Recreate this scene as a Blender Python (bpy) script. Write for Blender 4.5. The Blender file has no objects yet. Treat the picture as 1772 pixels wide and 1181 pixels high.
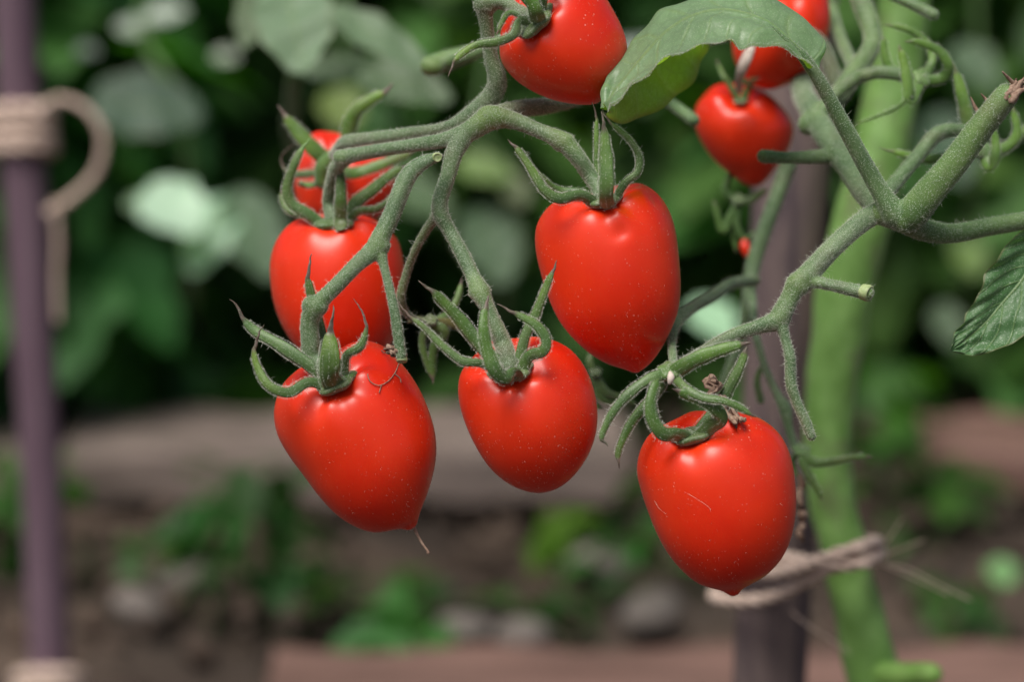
import bpy, math, random
import numpy as np
from mathutils import Vector, Matrix
from mathutils.bvhtree import BVHTree
from mathutils.kdtree import KDTree
rng = np.random.default_rng(7); random.seed(7)
S = bpy.context.scene; col = S.collection

# ------------------------------------------------------------------ camera
PITCH = math.radians(12); CAM = Vector((0, 0, 0.45))
FW = Vector((0, math.cos(PITCH), -math.sin(PITCH))); UP = Vector((0, math.sin(PITCH), math.cos(PITCH)))
cd = bpy.data.cameras.new('camera'); cam = bpy.data.objects.new('camera', cd); col.objects.link(cam)
cam.location = CAM; cam.rotation_euler = (math.pi/2-PITCH, 0, 0)
cd.lens = 100; cd.sensor_width = 36; cd.clip_start = 0.02; cd.clip_end = 200
cd.dof.use_dof = True; cd.dof.focus_distance = 0.690; cd.dof.aperture_fstop = 7.5; cd.dof.aperture_blades = 0
S.camera = cam
S.render.resolution_x = 1024; S.render.resolution_y = 683
# ------------------------------------------------------------------ light
SUN_EL, SUN_AZ = math.radians(61), math.radians(208)      # azimuth clockwise from +Y: behind the camera, to its left
w = bpy.data.worlds.new('World'); S.world = w; w.use_nodes = True
wn = w.node_tree.nodes; bg = wn['Background']; bg.inputs[1].default_value = 0.050
sky = wn.new('ShaderNodeTexSky'); sky.sky_type = 'NISHITA'; sky.sun_disc = False
sky.sun_elevation = SUN_EL; sky.sun_rotation = SUN_AZ; sky.dust_density = 4; sky.air_density = 0.7; sky.ozone_density = 0.6
w.node_tree.links.new(sky.outputs[0], bg.inputs[0])
ld = bpy.data.lights.new('sun', 'SUN'); ld.energy = 2.1; ld.angle = math.radians(34); ld.color = (1, .96, .9)
sun = bpy.data.objects.new('sun', ld); col.objects.link(sun)
dirv = Vector((math.sin(SUN_AZ)*math.cos(SUN_EL), math.cos(SUN_AZ)*math.cos(SUN_EL), math.sin(SUN_EL)))
sun.rotation_euler = dirv.to_track_quat('Z', 'Y').to_euler(); sun.location = (0, 0, 3)
S.view_settings.view_transform = 'Standard'; S.view_settings.look = 'None'
S.view_settings.gamma = 1; S.view_settings.exposure = 0.80

# ------------------------------------------------------------------ pixel helpers
K = 0.36/1772
def P(x, y, d): return CAM + Vector((1, 0, 0))*((x-886)*K*d) - UP*((y-590.5)*K*d) + FW*d
def R(px, d): return px*K*d
def unP(p):
    q = Vector(p)-CAM; d = q.dot(FW); return (q.x/(K*d)+886, 590.5-q.dot(UP)/(K*d), d)
def G(x, y, z=0.0):                                     # point of the picture on a level z
    v = P(x, y, 1)-CAM; t = (z-CAM.z)/v.z; return CAM+v*t

# ------------------------------------------------------------------ mesh helpers
def cr(pts, n):                                         # Catmull-Rom through rows of numbers
    p = np.array(pts, float)
    if len(p) == 2: p = np.array([p[0], (p[0]+p[1])/2, p[1]])
    p = np.vstack([2*p[0]-p[1], p, 2*p[-1]-p[-2]])
    m = len(p)-3; t = np.linspace(0, m-1e-6, n); i = t.astype(int); f = (t-i)[:, None]
    a, b, c, d = p[i], p[i+1], p[i+2], p[i+3]
    return .5*((2*b)+(c-a)*f+(2*a-5*b+4*c-d)*f**2+(3*b-a-3*c+d)*f**3)
def mesh_obj(name, V, F, mat, parent=None, cols=None, uvs=None, smooth=True, kind=None):
    V = np.asarray(V, float)
    off = np.array(parent.get('_o', (0, 0, 0))) if parent is not None else np.zeros(3)
    me = bpy.data.meshes.new(name)
    me.from_pydata((V-off).tolist(), [], [tuple(int(k) for k in f) for f in F])
    if cols is not None:
        a = me.color_attributes.new('col', 'FLOAT_COLOR', 'POINT')
        c = np.ones((len(V), 4)); c[:, :3] = cols; a.data.foreach_set('color', c.ravel())
    if uvs is not None:
        a = me.attributes.new('st', 'FLOAT2', 'POINT'); a.data.foreach_set('vector', np.asarray(uvs, float).ravel())
    me.update()
    if smooth: me.polygons.foreach_set('use_smooth', [True]*len(me.polygons))
    me.materials.append(mat)
    o = bpy.data.objects.new(name, me); col.objects.link(o)
    o['_o'] = tuple(off)
    if parent is not None: o.parent = parent
    if kind: o['kind'] = kind
    return o
def thing(name, loc, label, cat, group=None):
    o = bpy.data.objects.new(name, None); o.empty_display_size = .01; col.objects.link(o); o.location = loc
    o['_o'] = tuple(loc); o['label'] = label; o['category'] = cat
    if group: o['group'] = group
    return o
def tag(o, label, cat, group=None):
    o['label'] = label; o['category'] = cat
    if group: o['group'] = group
    return o
def frames(C):
    C = np.asarray(C); T = np.gradient(C, axis=0); T /= np.linalg.norm(T, axis=1)[:, None]+1e-12
    up = np.array([0.13, .3, .9]); n = np.cross(T[0], up); n /= np.linalg.norm(n); N = [n]
    for i in range(1, len(C)):
        n = N[-1]-T[i]*np.dot(N[-1], T[i]); n /= np.linalg.norm(n)+1e-12; N.append(n)
    N = np.array(N); return T, N, np.cross(T, N)
def tube_world(C, rad, seg=14, cap=True, knob=0, rnd=True):
    """closed tube along world points C with radii rad"""
    C = np.asarray(C, float); rad = np.asarray(rad, float)
    if rnd:                                             # rounded ends
        T = np.gradient(C, axis=0); T /= np.linalg.norm(T, axis=1)[:, None]
        e0 = [(C[0]-T[0]*rad[0]*math.sin(a), rad[0]*math.cos(a)) for a in (1.4, .9, .45)]
        e1 = [(C[-1]+T[-1]*rad[-1]*math.sin(a), rad[-1]*math.cos(a)) for a in (.45, .9, 1.4)]
        C = np.vstack([[e[0] for e in e0], C, [e[0] for e in e1]]); rad = np.hstack([[e[1] for e in e0], rad, [e[1] for e in e1]])
    T, N, B = frames(C); n = len(C); a = np.linspace(0, 2*np.pi, seg, endpoint=False)
    rr = rad[:, None]*np.ones(seg)[None]
    if knob: rr = rr*(1+knob*np.sin(a*3+1)[None]*np.sin(np.arange(n)*.21)[:, None])
    V = C[:, None]+rr[..., None]*(np.cos(a)[None, :, None]*N[:, None]+np.sin(a)[None, :, None]*B[:, None])
    V = V.reshape(-1, 3); F = []
    for i in range(n-1):
        for j in range(seg):
            k = (j+1) % seg; F.append((i*seg+j, i*seg+k, (i+1)*seg+k, (i+1)*seg+j))
    if cap: F.append(tuple(range(seg-1, -1, -1))); F.append(tuple((n-1)*seg+j for j in range(seg)))
    return V, F
def px_tube(pts, **k):
    """pts rows (x, y, depth, radius px)"""
    p = np.array(pts, float); L = np.sum(np.hypot(*(np.diff(p[:, :2], axis=0).T)))
    q = cr(p, max(8, int(L/7))); C = np.array([P(*r[:3]) for r in q]); rad = np.maximum(q[:, 3], .15)*K*q[:, 2]
    return tube_world(C, rad, **k)+(C,)
def join(parts):
    V = []; F = []; o = 0
    for v, f in parts: V.append(v); F += [tuple(i+o for i in ff) for ff in f]; o += len(v)
    return np.vstack(V), F
def instance(bv, bf, mats):
    """many transformed copies of one small mesh in one array; mats (n,4,4)"""
    bv = np.asarray(bv); h = np.c_[bv, np.ones(len(bv))]; V = np.einsum('nij,kj->nki', mats, h)[..., :3].reshape(-1, 3)
    F = [tuple(i+k*len(bv) for i in f) for k in range(len(mats)) for f in bf]
    return V, F

# ------------------------------------------------------------------ materials
def mat(name, build):
    m = bpy.data.materials.new(name); m.use_nodes = True; nt = m.node_tree; b = nt.nodes['Principled BSDF']
    build(nt, b, lambda t, **k: node(nt, t, **k), nt.links.new); return m
def node(nt, t, **k):
    n = nt.nodes.new('ShaderNode'+t)
    for a, v in k.items():
        if a.startswith('i_'):
            n.inputs[a[2:].replace('_', ' ')].default_value = v
        else: setattr(n, a, v)
    return n
def ramp(N, pts):
    r = N('ValToRGB'); e = r.color_ramp.elements
    while len(e) < len(pts): e.new(.5)
    for q, (p, c) in zip(e, pts): q.position = p; q.color = tuple(c)+(1,) if len(c) == 3 else c
    return r
def mixc(N, L, fac, a, b, mode='MIX'):
    m = N('Mix', data_type='RGBA', blend_type=mode)
    for s, v in ((m.inputs[0], fac), (m.inputs[6], a), (m.inputs[7], b)):
        if hasattr(v, 'links'): L(v, s)
        else: s.default_value = v if isinstance(v, (int, float)) else tuple(v)+(1,)
    return m.outputs[2]
def mathn(N, L, op, a, b=0):
    m = N('Math', operation=op)
    for s, v in zip(m.inputs, (a, b)):
        if hasattr(v, 'links'): L(v, s)
        else: s.default_value = v
    return m.outputs[0]
def bump(N, L, b, h, s, dist):
    u = N('Bump', i_Strength=s, i_Distance=dist); L(h, u.inputs['Height']); L(u.outputs[0], b.inputs['Normal'])

def m_fruit(nt, b, N, L):
    tc = N('TexCoord').outputs['Object']
    n1 = N('TexNoise', i_Scale=32, i_Detail=4); L(tc, n1.inputs['Vector'])
    c = ramp(N, [(.28, (.62, .012, .002)), (.72, (.86, .042, .003))]); L(n1.outputs[0], c.inputs[0])
    v = N('TexVoronoi', i_Scale=950); L(tc, v.inputs['Vector'])
    n2 = N('TexNoise', i_Scale=120, i_Detail=2); L(tc, n2.inputs['Vector'])
    sp = ramp(N, [(.08, (1, 1, 1)), (.26, (0, 0, 0))]); L(v.outputs['Distance'], sp.inputs[0])
    gate = ramp(N, [(.5, (0, 0, 0)), (.66, (1, 1, 1))]); L(n2.outputs[0], gate.inputs[0])
    wn_ = N('SeparateColor'); L(v.outputs['Color'], wn_.inputs[0])
    some = mathn(N, L, 'GREATER_THAN', wn_.outputs[0], .55)
    f = mathn(N, L, 'MULTIPLY', mathn(N, L, 'MULTIPLY', sp.outputs[0], gate.outputs[0]), some)
    f = mathn(N, L, 'MULTIPLY', f, .5)
    # dull bloom
    n3 = N('TexNoise', i_Scale=28, i_Detail=6, i_Roughness=.7); L(tc, n3.inputs['Vector'])
    bl = ramp(N, [(.45, (0, 0, 0)), (.8, (.04, .04, .04))]); L(n3.outputs[0], bl.inputs[0])
    cc = mixc(N, L, bl.outputs[0], c.outputs[0], (.75, .25, .2))
    L(mixc(N, L, f, cc, (.9, .55, .45)), b.inputs['Base Color'])
    rr = N('MapRange', i_From_Min=.3, i_From_Max=.7, i_To_Min=.27, i_To_Max=.39); L(n3.outputs[0], rr.inputs[0]); L(rr.outputs[0], b.inputs['Roughness'])
    b.inputs['Subsurface Weight'].default_value = .25; b.inputs['Subsurface Radius'].default_value = (1, .12, .05); b.inputs['Subsurface Scale'].default_value = .004
    b.inputs['Specular IOR Level'].default_value = .5
    b.inputs['Sheen Weight'].default_value = .03; b.inputs['Sheen Roughness'].default_value = .45; b.inputs['Sheen Tint'].default_value = (1, .8, .75, 1)
    n4 = N('TexNoise', i_Scale=900, i_Detail=2); L(tc, n4.inputs['Vector'])
    h = mathn(N, L, 'ADD', mathn(N, L, 'MULTIPLY', n4.outputs[0], .15), f)
    bump(N, L, b, h, .3, .00012)
M_FRUIT = mat('tomato_skin', m_fruit)

def m_green(c1, c2, speck=.85, sheen=.3, rough=.6, spk=(.45, .55, .42)):
    def f(nt, b, N, L):
        tc = N('TexCoord').outputs['Object']
        a = N('VertexColor', layer_name='col')
        n1 = N('TexNoise', i_Scale=130, i_Detail=4); L(tc, n1.inputs['Vector'])
        c = ramp(N, [(.35, c1), (.68, c2)]); L(n1.outputs[0], c.inputs[0])
        base = mixc(N, L, 1.0, c.outputs[0], a.outputs[0], 'MULTIPLY')
        n7 = N('TexNoise', i_Scale=75, i_Detail=3); L(tc, n7.inputs['Vector'])
        bt = ramp(N, [(.52, (0, 0, 0)), (.72, (.45, .45, .45))]); L(n7.outputs[0], bt.inputs[0])
        base = mixc(N, L, bt.outputs[0], base, (.13, .09, .07))
        v = N('TexVoronoi', i_Scale=2300); L(tc, v.inputs['Vector'])
        sp = ramp(N, [(.12, (1, 1, 1)), (.38, (0, 0, 0))]); L(v.outputs['Distance'], sp.inputs[0])
        n2 = N('TexNoise', i_Scale=400, i_Detail=3); L(tc, n2.inputs['Vector'])
        g = ramp(N, [(.36, (.25, .25, .25)), (.60, (1, 1, 1))]); L(n2.outputs[0], g.inputs[0])
        ff = mathn(N, L, 'MULTIPLY', mathn(N, L, 'MULTIPLY', sp.outputs[0], g.outputs[0]), speck)
        L(mixc(N, L, ff, base, spk), b.inputs['Base Color'])
        b.inputs['Roughness'].default_value = rough
        b.inputs['Sheen Weight'].default_value = sheen; b.inputs['Sheen Roughness'].default_value = .5; b.inputs['Sheen Tint'].default_value = (.8, .9, .75, 1)
        b.inputs['Subsurface Weight'].default_value = .12; b.inputs['Subsurface Radius'].default_value = (.4, 1, .2); b.inputs['Subsurface Scale'].default_value = .0012
        n5 = N('TexNoise', i_Scale=700, i_Detail=4); L(tc, n5.inputs['Vector'])
        h = mathn(N, L, 'ADD', mathn(N, L, 'MULTIPLY', sp.outputs[0], .5), n5.outputs[0])
        bump(N, L, b, h, .45, .0002)
    return f
M_STEM = mat('hairy_green_stem', m_green((.058, .120, .040), (.125, .205, .085)))
M_SEPAL = mat('sepal_green', m_green((.050, .11, .024), (.105, .185, .05), speck=.28, sheen=.3, rough=.45))
M_THICK = mat('smooth_green_stem', m_green((.125, .27, .045), (.20, .38, .09), speck=.2, sheen=.1, spk=(.4, .5, .3)))

def m_hair(nt, b, N, L):
    b.inputs['Base Color'].default_value = (.66, .70, .58, 1); b.inputs['Roughness'].default_value = .5
    b.inputs['Transmission Weight'].default_value = .0; b.inputs['Alpha'].default_value = 1
M_HAIR = mat('fine_pale_hair', m_hair)

def m_leaf(top, under, trans=.35, rough=.5, veins=True, sheen=.3):
    def f(nt, b, N, L):
        tc = N('TexCoord').outputs['Object']
        a = N('VertexColor', layer_name='col')
        n1 = N('TexNoise', i_Scale=60, i_Detail=5); L(tc, n1.inputs['Vector'])
        geo = N('NewGeometry')
        c0 = mixc(N, L, geo.outputs['Backfacing'], top, under)
        dk = ramp(N, [(.3, (.85, .85, .85)), (.7, (1.1, 1.1, 1.1))]); L(n1.outputs[0], dk.inputs[0])
        c1 = mixc(N, L, 1.0, mixc(N, L, 1.0, c0, dk.outputs[0], 'MULTIPLY'), a.outputs[0], 'MULTIPLY')
        h = mathn(N, L, 'MULTIPLY', n1.outputs[0], .6)
        if veins:
            st = N('Attribute', attribute_name='st'); sx = N('SeparateXYZ'); L(st.outputs['Vector'], sx.inputs[0])
            av = mathn(N, L, 'ABSOLUTE', sx.outputs[1])
            # side veins sweep forward from the midrib
            ph = mathn(N, L, 'SUBTRACT', mathn(N, L, 'MULTIPLY', sx.outputs[0], 8.0), mathn(N, L, 'MULTIPLY', av, 2.1))
            nz = N('TexNoise', i_Scale=45, i_Detail=2); L(tc, nz.inputs['Vector'])
            ph = mathn(N, L, 'ADD', ph, mathn(N, L, 'MULTIPLY', nz.outputs[0], 1.7))
            fr = mathn(N, L, 'ABSOLUTE', mathn(N, L, 'SUBTRACT', mathn(N, L, 'FRACT', ph), .5))
            vr = ramp(N, [(.0, (1, 1, 1)), (.09, (.0, .0, .0))]); L(fr, vr.inputs[0])
            mr = ramp(N, [(.0, (1, 1, 1)), (.045, (.0, .0, .0))]); L(av, mr.inputs[0])
            vv = mathn(N, L, 'MAXIMUM', mathn(N, L, 'MULTIPLY', vr.outputs[0], .55), mr.outputs[0])
            vo = N('TexVoronoi', feature='DISTANCE_TO_EDGE', i_Scale=330); L(tc, vo.inputs['Vector'])
            vo2 = ramp(N, [(.0, (0, 0, 0)), (.25, (1, 1, 1))]); L(vo.outputs['Distance'], vo2.inputs[0])
            c1 = mixc(N, L, mathn(N, L, 'MULTIPLY', vv, .6), c1, (.26, .38, .13))
            c1 = mixc(N, L, .10, c1, mixc(N, L, 1.0, c1, vo2.outputs[0], 'MULTIPLY'))
            sp = N('TexNoise', i_Scale=2600, i_Detail=1); L(tc, sp.inputs['Vector'])
            spr = ramp(N, [(.56, (0, 0, 0)), (.72, (.5, .5, .5))]); L(sp.outputs[0], spr.inputs[0])
            c1 = mixc(N, L, spr.outputs[0], c1, (.4, .5, .38))
            ed = ramp(N, [(.93, (0, 0, 0)), (1.0, (.6, .6, .6))]); L(av, ed.inputs[0])
            c1 = mixc(N, L, ed.outputs[0], c1, (.16, .12, .05))
            h = mathn(N, L, 'ADD', mathn(N, L, 'ADD', h, mathn(N, L, 'MULTIPLY', vo2.outputs[0], .22)), mathn(N, L, 'MULTIPLY', vv, -1.0))
        L(c1, b.inputs['Base Color']); b.inputs['Roughness'].default_value = rough
        b.inputs['Sheen Weight'].default_value = sheen; b.inputs['Sheen Roughness'].default_value = .5; b.inputs['Sheen Tint'].default_value = (.8, .95, .8, 1)
        bump(N, L, b, h, .6, .0004)
        t = N('BsdfTranslucent'); L(mixc(N, L, 1.0, c1, (1.8, 2.1, .2), 'MULTIPLY'), t.inputs[0])
        mx = N('MixShader', i_Fac=trans); out = nt.nodes['Material Output']
        L(b.outputs[0], mx.inputs[1]); L(t.outputs[0], mx.inputs[2]); L(mx.outputs[0], out.inputs[0])
    return f
M_LEAF = mat('tomato_leaf', m_leaf((.19, .27, .165), (.19, .27, .165), .30, .5))
M_ARCH = mat('arching_tomato_leaf', m_leaf((.22, .35, .19), (.23, .40, .07), .40, .38, sheen=.3))
M_LEAFD = mat('dark_tomato_leaf', m_leaf((.06, .16, .045), (.06, .16, .045), .2, .5))
M_BGLEAF = mat('distant_leaf', m_leaf((.050, .125, .022), (.06, .14, .03), .35, .6, False, .05))

def m_simple(c1, c2, scale, rough=.8, bs=.5, bd=.002, stretch=None, det=5):
    def f(nt, b, N, L):
        tc = N('TexCoord').outputs['Object']
        if stretch:
            mp = N('Mapping'); mp.inputs['Scale'].default_value = stretch; L(tc, mp.inputs[0]); tc = mp.outputs[0]
        n1 = N('TexNoise', i_Scale=scale, i_Detail=det, i_Roughness=.65); L(tc, n1.inputs['Vector'])
        c = ramp(N, [(.3, c1), (.7, c2)]); L(n1.outputs[0], c.inputs[0]); L(c.outputs[0], b.inputs['Base Color'])
        b.inputs['Roughness'].default_value = rough; bump(N, L, b, n1.outputs[0], bs, bd)
    return f
M_DRY = mat('dried_brown_tissue', m_simple((.16, .085, .055), (.42, .30, .22), 900, .8, .6, .0004))
M_PALE = mat('pale_dried_tissue', m_simple((.45, .36, .30), (.75, .66, .58), 600, .8, .6, .0004))
M_CUT = mat('pale_cut_pith', m_simple((.20, .30, .09), (.45, .52, .28), 900, .6, .4, .0003))
M_STAKE = mat('purple_painted_wood', m_simple((.105, .060, .085), (.18, .12, .15), 18, .65, .4, .001, (6, 6, .6)))
M_STAKE2 = mat('worn_purple_wood', m_simple((.07, .05, .06), (.23, .17, .15), 22, .75, .6, .001, (5, 5, .7)))
M_TWINE = mat('jute_twine', m_simple((.46, .34, .27), (.72, .57, .48), 300, .9, .6, .0008))
M_SOIL = mat('dark_soil', m_simple((.014, .011, .008), (.105, .070, .050), 6, .95, 1, .01, None, 9))
M_BOARD = mat('weathered_grey_board', m_simple((.09, .07, .058), (.30, .235, .205), 9, .9, .8, .004, (.8, 2, 2)))
M_BRICK = mat('reddish_brown_board', m_simple((.09, .048, .036), (.235, .135, .108), 8, .85, .5, .002, (.9, 5, 5)))
M_STONE = mat('grey_stone', m_simple((.07, .06, .05), (.22, .19, .17), 25, .85, .5, .004))
M_BLOB = mat('distant_leaf_painted_sheen', m_leaf((.50, .62, .52), (.50, .62, .52), .2, .4, False, .1))  # pale base colour paints in the sky's reflection on glossy leaves

# ------------------------------------------------------------------ hairs
def hairs(parent, pts, nrm, n_short, n_long, ls=(.00014, .0004), ll=(.0007, .0018), r=.000026, name='hair', spread=.45):
    n = n_short+n_long; k = rng.integers(0, len(pts), n)
    p = pts[k]+rng.normal(0, .0001, (n, 3)); d = nrm[k]+rng.normal(0, spread, (n, 3)); d /= np.linalg.norm(d, axis=1)[:, None]
    L = np.r_[rng.uniform(*ls, n_short), rng.uniform(*ll, n_long)]
    rr = np.r_[np.full(n_short, r), np.full(n_long, r*1.25)]
    a = np.cross(d, rng.normal(0, 1, (n, 3))); a /= np.linalg.norm(a, axis=1)[:, None]; b = np.cross(d, a)
    base = p-d*.0001; V = np.empty((n, 7, 3)); mid = p+d*(L*.55)[:, None]; bend = rng.normal(0, .18, (n, 3))*L[:, None]
    for j in range(3):
        t = 2*np.pi*j/3; o = (math.cos(t)*a+math.sin(t)*b)*rr[:, None]
        V[:, j] = base+o; V[:, 3+j] = mid+o*.65
    V[:, 6] = p+d*L[:, None]+bend
    f0 = [(0, 1, 4, 3), (1, 2, 5, 4), (2, 0, 3, 5), (3, 4, 6), (4, 5, 6), (5, 3, 6)]
    F = [tuple(7*i+q for q in f) for i in range(n) for f in f0]
    return mesh_obj(name, V.reshape(-1, 3), F, M_HAIR, parent, kind='stuff')

# ------------------------------------------------------------------ organic stems: tubes fused by voxel remesh
def fused(name, tubes, parent, mat_, voxel=.00035, smooth=6, knots=(), tint=None, nh=8.0, nl=.16, cut=()):
    """tubes: list of rows (x,y,d,rpx[,tint index]); knots: (x,y,d,radius px) where tissue is yellower"""
    parts = []; cl = []; ct = []
    for t in tubes:
        c3 = (1, 1, 1)
        if isinstance(t, tuple): t, c3 = t
        t = [(q[0], q[1], q[2], q[3]*.91) for q in t]; V, F, C = px_tube(t, seg=16, knob=.05); parts.append((V, F)); cl += list(C); ct += [c3]*len(C)
    for k in knots:
        c = P(*k[:3]); r = R(k[3], k[2])*.93
        V, F = tube_world(np.array([c-Vector((r*.25, 0, 0)), c, c+Vector((r*.25, 0, 0))]), np.array([r, r, r])*.96, 14); parts.append((V, F))
    V, F = join(parts)
    tmp = mesh_obj('tmp', V, F, mat_)
    md = tmp.modifiers.new('r', 'REMESH'); md.mode = 'VOXEL'; md.voxel_size = voxel
    ms = tmp.modifiers.new('s', 'SMOOTH'); ms.factor = .6; ms.iterations = smooth
    dg = bpy.context.evaluated_depsgraph_get(); ev = tmp.evaluated_get(dg); me = ev.to_mesh()
    n = len(me.vertices); V = np.empty(n*3); me.vertices.foreach_get('co', V); V = V.reshape(-1, 3).copy()
    Nn = np.empty(n*3); me.vertices.foreach_get('normal', Nn); Nn = Nn.reshape(-1, 3).copy()
    F = [tuple(p.vertices) for p in me.polygons]; ev.to_mesh_clear()
    mm = tmp.data; bpy.data.objects.remove(tmp); bpy.data.meshes.remove(mm)
    kd = KDTree(len(cl))
    for i, c in enumerate(cl): kd.insert(Vector(c), i)
    kd.balance(); ctn = np.array(ct)
    cols = np.array([ctn[kd.find(Vector(v))[1]] for v in V])
    for k in knots:
        c = np.array(P(*k[:3])); r = R(k[3], k[2])*1.5; wgt = np.exp(-(np.linalg.norm(V-c, axis=1)/r)**2)[:, None]*(k[4] if len(k) > 4 else .8)
        cols = cols*(1-wgt)+np.array([1.5, 1.35, .55])*wgt
    for k in cut:
        c = np.array(P(*k[:3])); r = R(k[3], k[2]); wgt = (np.linalg.norm(V-c, axis=1) < r)[:, None]*1.0
        cols = cols*(1-wgt)+np.array(k[4])*wgt
    o = mesh_obj(name, V, F, mat_, parent, cols=cols)
    area = n*voxel**2*1e6
    if nh: hairs(o, V, Nn, int(area*nh), int(area*nl), spread=.5)
    return o

# ------------------------------------------------------------------ sepals
def ribbon(C, W, roll=0., fold=.25, th=.0002, cols=None):
    """blade along C (world) with half widths W, keeled, face turned to the camera then rolled"""
    C = np.asarray(C); n = len(C); T = np.gradient(C, axis=0); T /= np.linalg.norm(T, axis=1)[:, None]
    V = []; sec = [(-1, 0, 0), (-.55, .55, 1), (0, 1, 1), (.55, .55, 1), (1, 0, 0), (.55, -.1, -1), (0, .15, -1), (-.55, -.1, -1)]
    prev = None
    for i in range(n):
        v = C[i]-np.array(CAM); v /= np.linalg.norm(v); s = np.cross(T[i], v)
        if np.linalg.norm(s) < .25 and prev is not None: s = prev.copy()
        s -= T[i]*np.dot(s, T[i]); s /= np.linalg.norm(s)+1e-9
        if prev is not None:
            s = s*.5+prev*.5; s -= T[i]*np.dot(s, T[i]); s /= np.linalg.norm(s)+1e-9
        prev = s; nn = np.cross(s, T[i])
        if np.dot(nn, v) > 0: nn = -nn
        r = roll[i] if hasattr(roll, '__len__') else roll; s2 = s*math.cos(r)+nn*math.sin(r); n2 = -s*math.sin(r)+nn*math.cos(r)
        for (a, h, q) in sec:
            V.append(C[i]+s2*a*W[i]+n2*(h*W[i]*fold+q*min(th, W[i]*.5)))
    F = []
    for i in range(n-1):
        for j in range(8):
            k = (j+1) % 8; F.append((i*8+j, (i+1)*8+j, (i+1)*8+k, i*8+k))
    F.append(tuple(range(8))); F.append(tuple((n-1)*8+7-j for j in range(8)))
    return np.array(V), F
FRUIT_BVH = []
def front_depth(x, y):
    o = CAM; dd = (P(x, y, 1)-CAM).normalized(); best = None
    for bv in FRUIT_BVH:
        h = bv.ray_cast(o, dd)
        if h[0] is not None:
            z = (h[0]-CAM).dot(FW)
            if best is None or z < best: best = z
    return best
def sepal(parent, pts, d0, w, tip=.2, roll=0., back=False, tint=(1, 1, 1), bright=None, base=1.0, tipcol=(1.5, .55, 1.7), clear=.0012, name='sepal', nh=1, fold=.25):
    """pts rows (x, y, dz mm); d0 depth of the first; w full width in px"""
    tip *= .85; p = np.array([(a, b, d0+c*.001) for a, b, c in pts], float); L = np.sum(np.hypot(*(np.diff(p[:, :2], axis=0).T)))
    n = max(14, int(L/5)); q = cr(p, n*4); al = np.r_[0, np.cumsum(np.hypot(*(np.diff(q[:, :2], axis=0).T)))]; q = np.stack([np.interp(np.linspace(0, al[-1], n), al, q[:, i]) for i in range(3)], 1)
    if not back:
        for i in range(n):
            f = front_depth(q[i, 0], q[i, 1])
            if f is not None: q[i, 2] = min(q[i, 2], f-clear)
        for _ in range(2): q[1:-1, 2] = np.minimum(q[1:-1, 2], (q[:-2, 2]+q[2:, 2])/2)
    C = np.array([P(*r) for r in q]); t = np.linspace(0, 1, n)
    prof = np.interp(t, [0, .05, .14, .45, 1-tip*1.15, 1-tip*.85, 1-tip*.3, 1], [.6*base, 1.2*base, 1.12*base, 1.02, .70, .36, .2, .05])
    prof *= 1+.05*np.sin(t*23+p[0, 0])
    W = prof*w*.49*K*q[:, 2]
    jit = (t > 1-tip)[:, None]*rng.normal(0, .00012, (n, 3)); C = C+jit
    rl = roll+np.where(t > 1-tip, (t-(1-tip))*5, 0)+.25*np.sin(t*4+p[0, 1])
    V, F = ribbon(C, W, rl, fold=fold)
    tt = np.repeat(t, 8); cols = np.ones((len(V), 3))*np.array(tint)
    g = np.clip((tt-.35)/.4, 0, 1)[:, None]
    cols = cols*(1-g)+cols*np.array(bright if bright else (1.15, 1.12, .8))*g
    tw = np.clip((tt-(1-tip*1.08))/(tip*.22), 0, 1)[:, None]
    cols = cols*(1-tw)+np.array(tipcol)*tw*(.8+.4*rng.random((len(V), 1)))
    o = mesh_obj(name, V, F, M_SEPAL, parent, cols=cols)
    md = o.modifiers.new('sub', 'SUBSURF'); md.levels = 1; md.render_levels = 1
    if nh:
        cen = np.repeat(C, 8, axis=0); nr = V-cen; nr /= np.linalg.norm(nr, axis=1)[:, None]+1e-9
        m = tt < 1-tip*1.05; e = np.arange(len(V)) % 8; ed = m & ((e == 0) | (e == 4))
        # densify along the blade
        Vd = V[m]; Nd = nr[m]; Ve = V[ed]; Ne = nr[ed]; nx = int(L*4.5*nh)
        k = rng.integers(0, len(Vd)-8, nx); f = rng.random((nx, 1)); A = Vd[k]*(1-f)+Vd[k+8]*f; An = Nd[k]
        k = rng.integers(0, len(Ve)-2, nx); f = rng.random((nx, 1)); B = Ve[k]*(1-f)+Ve[k+2]*f; Bn = Ne[k]
        hairs(o, np.vstack([A, B]), np.vstack([An, Bn]), int(nx*1.8), int(nx*.02), ls=(.00012, .0003))
    return o

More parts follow.
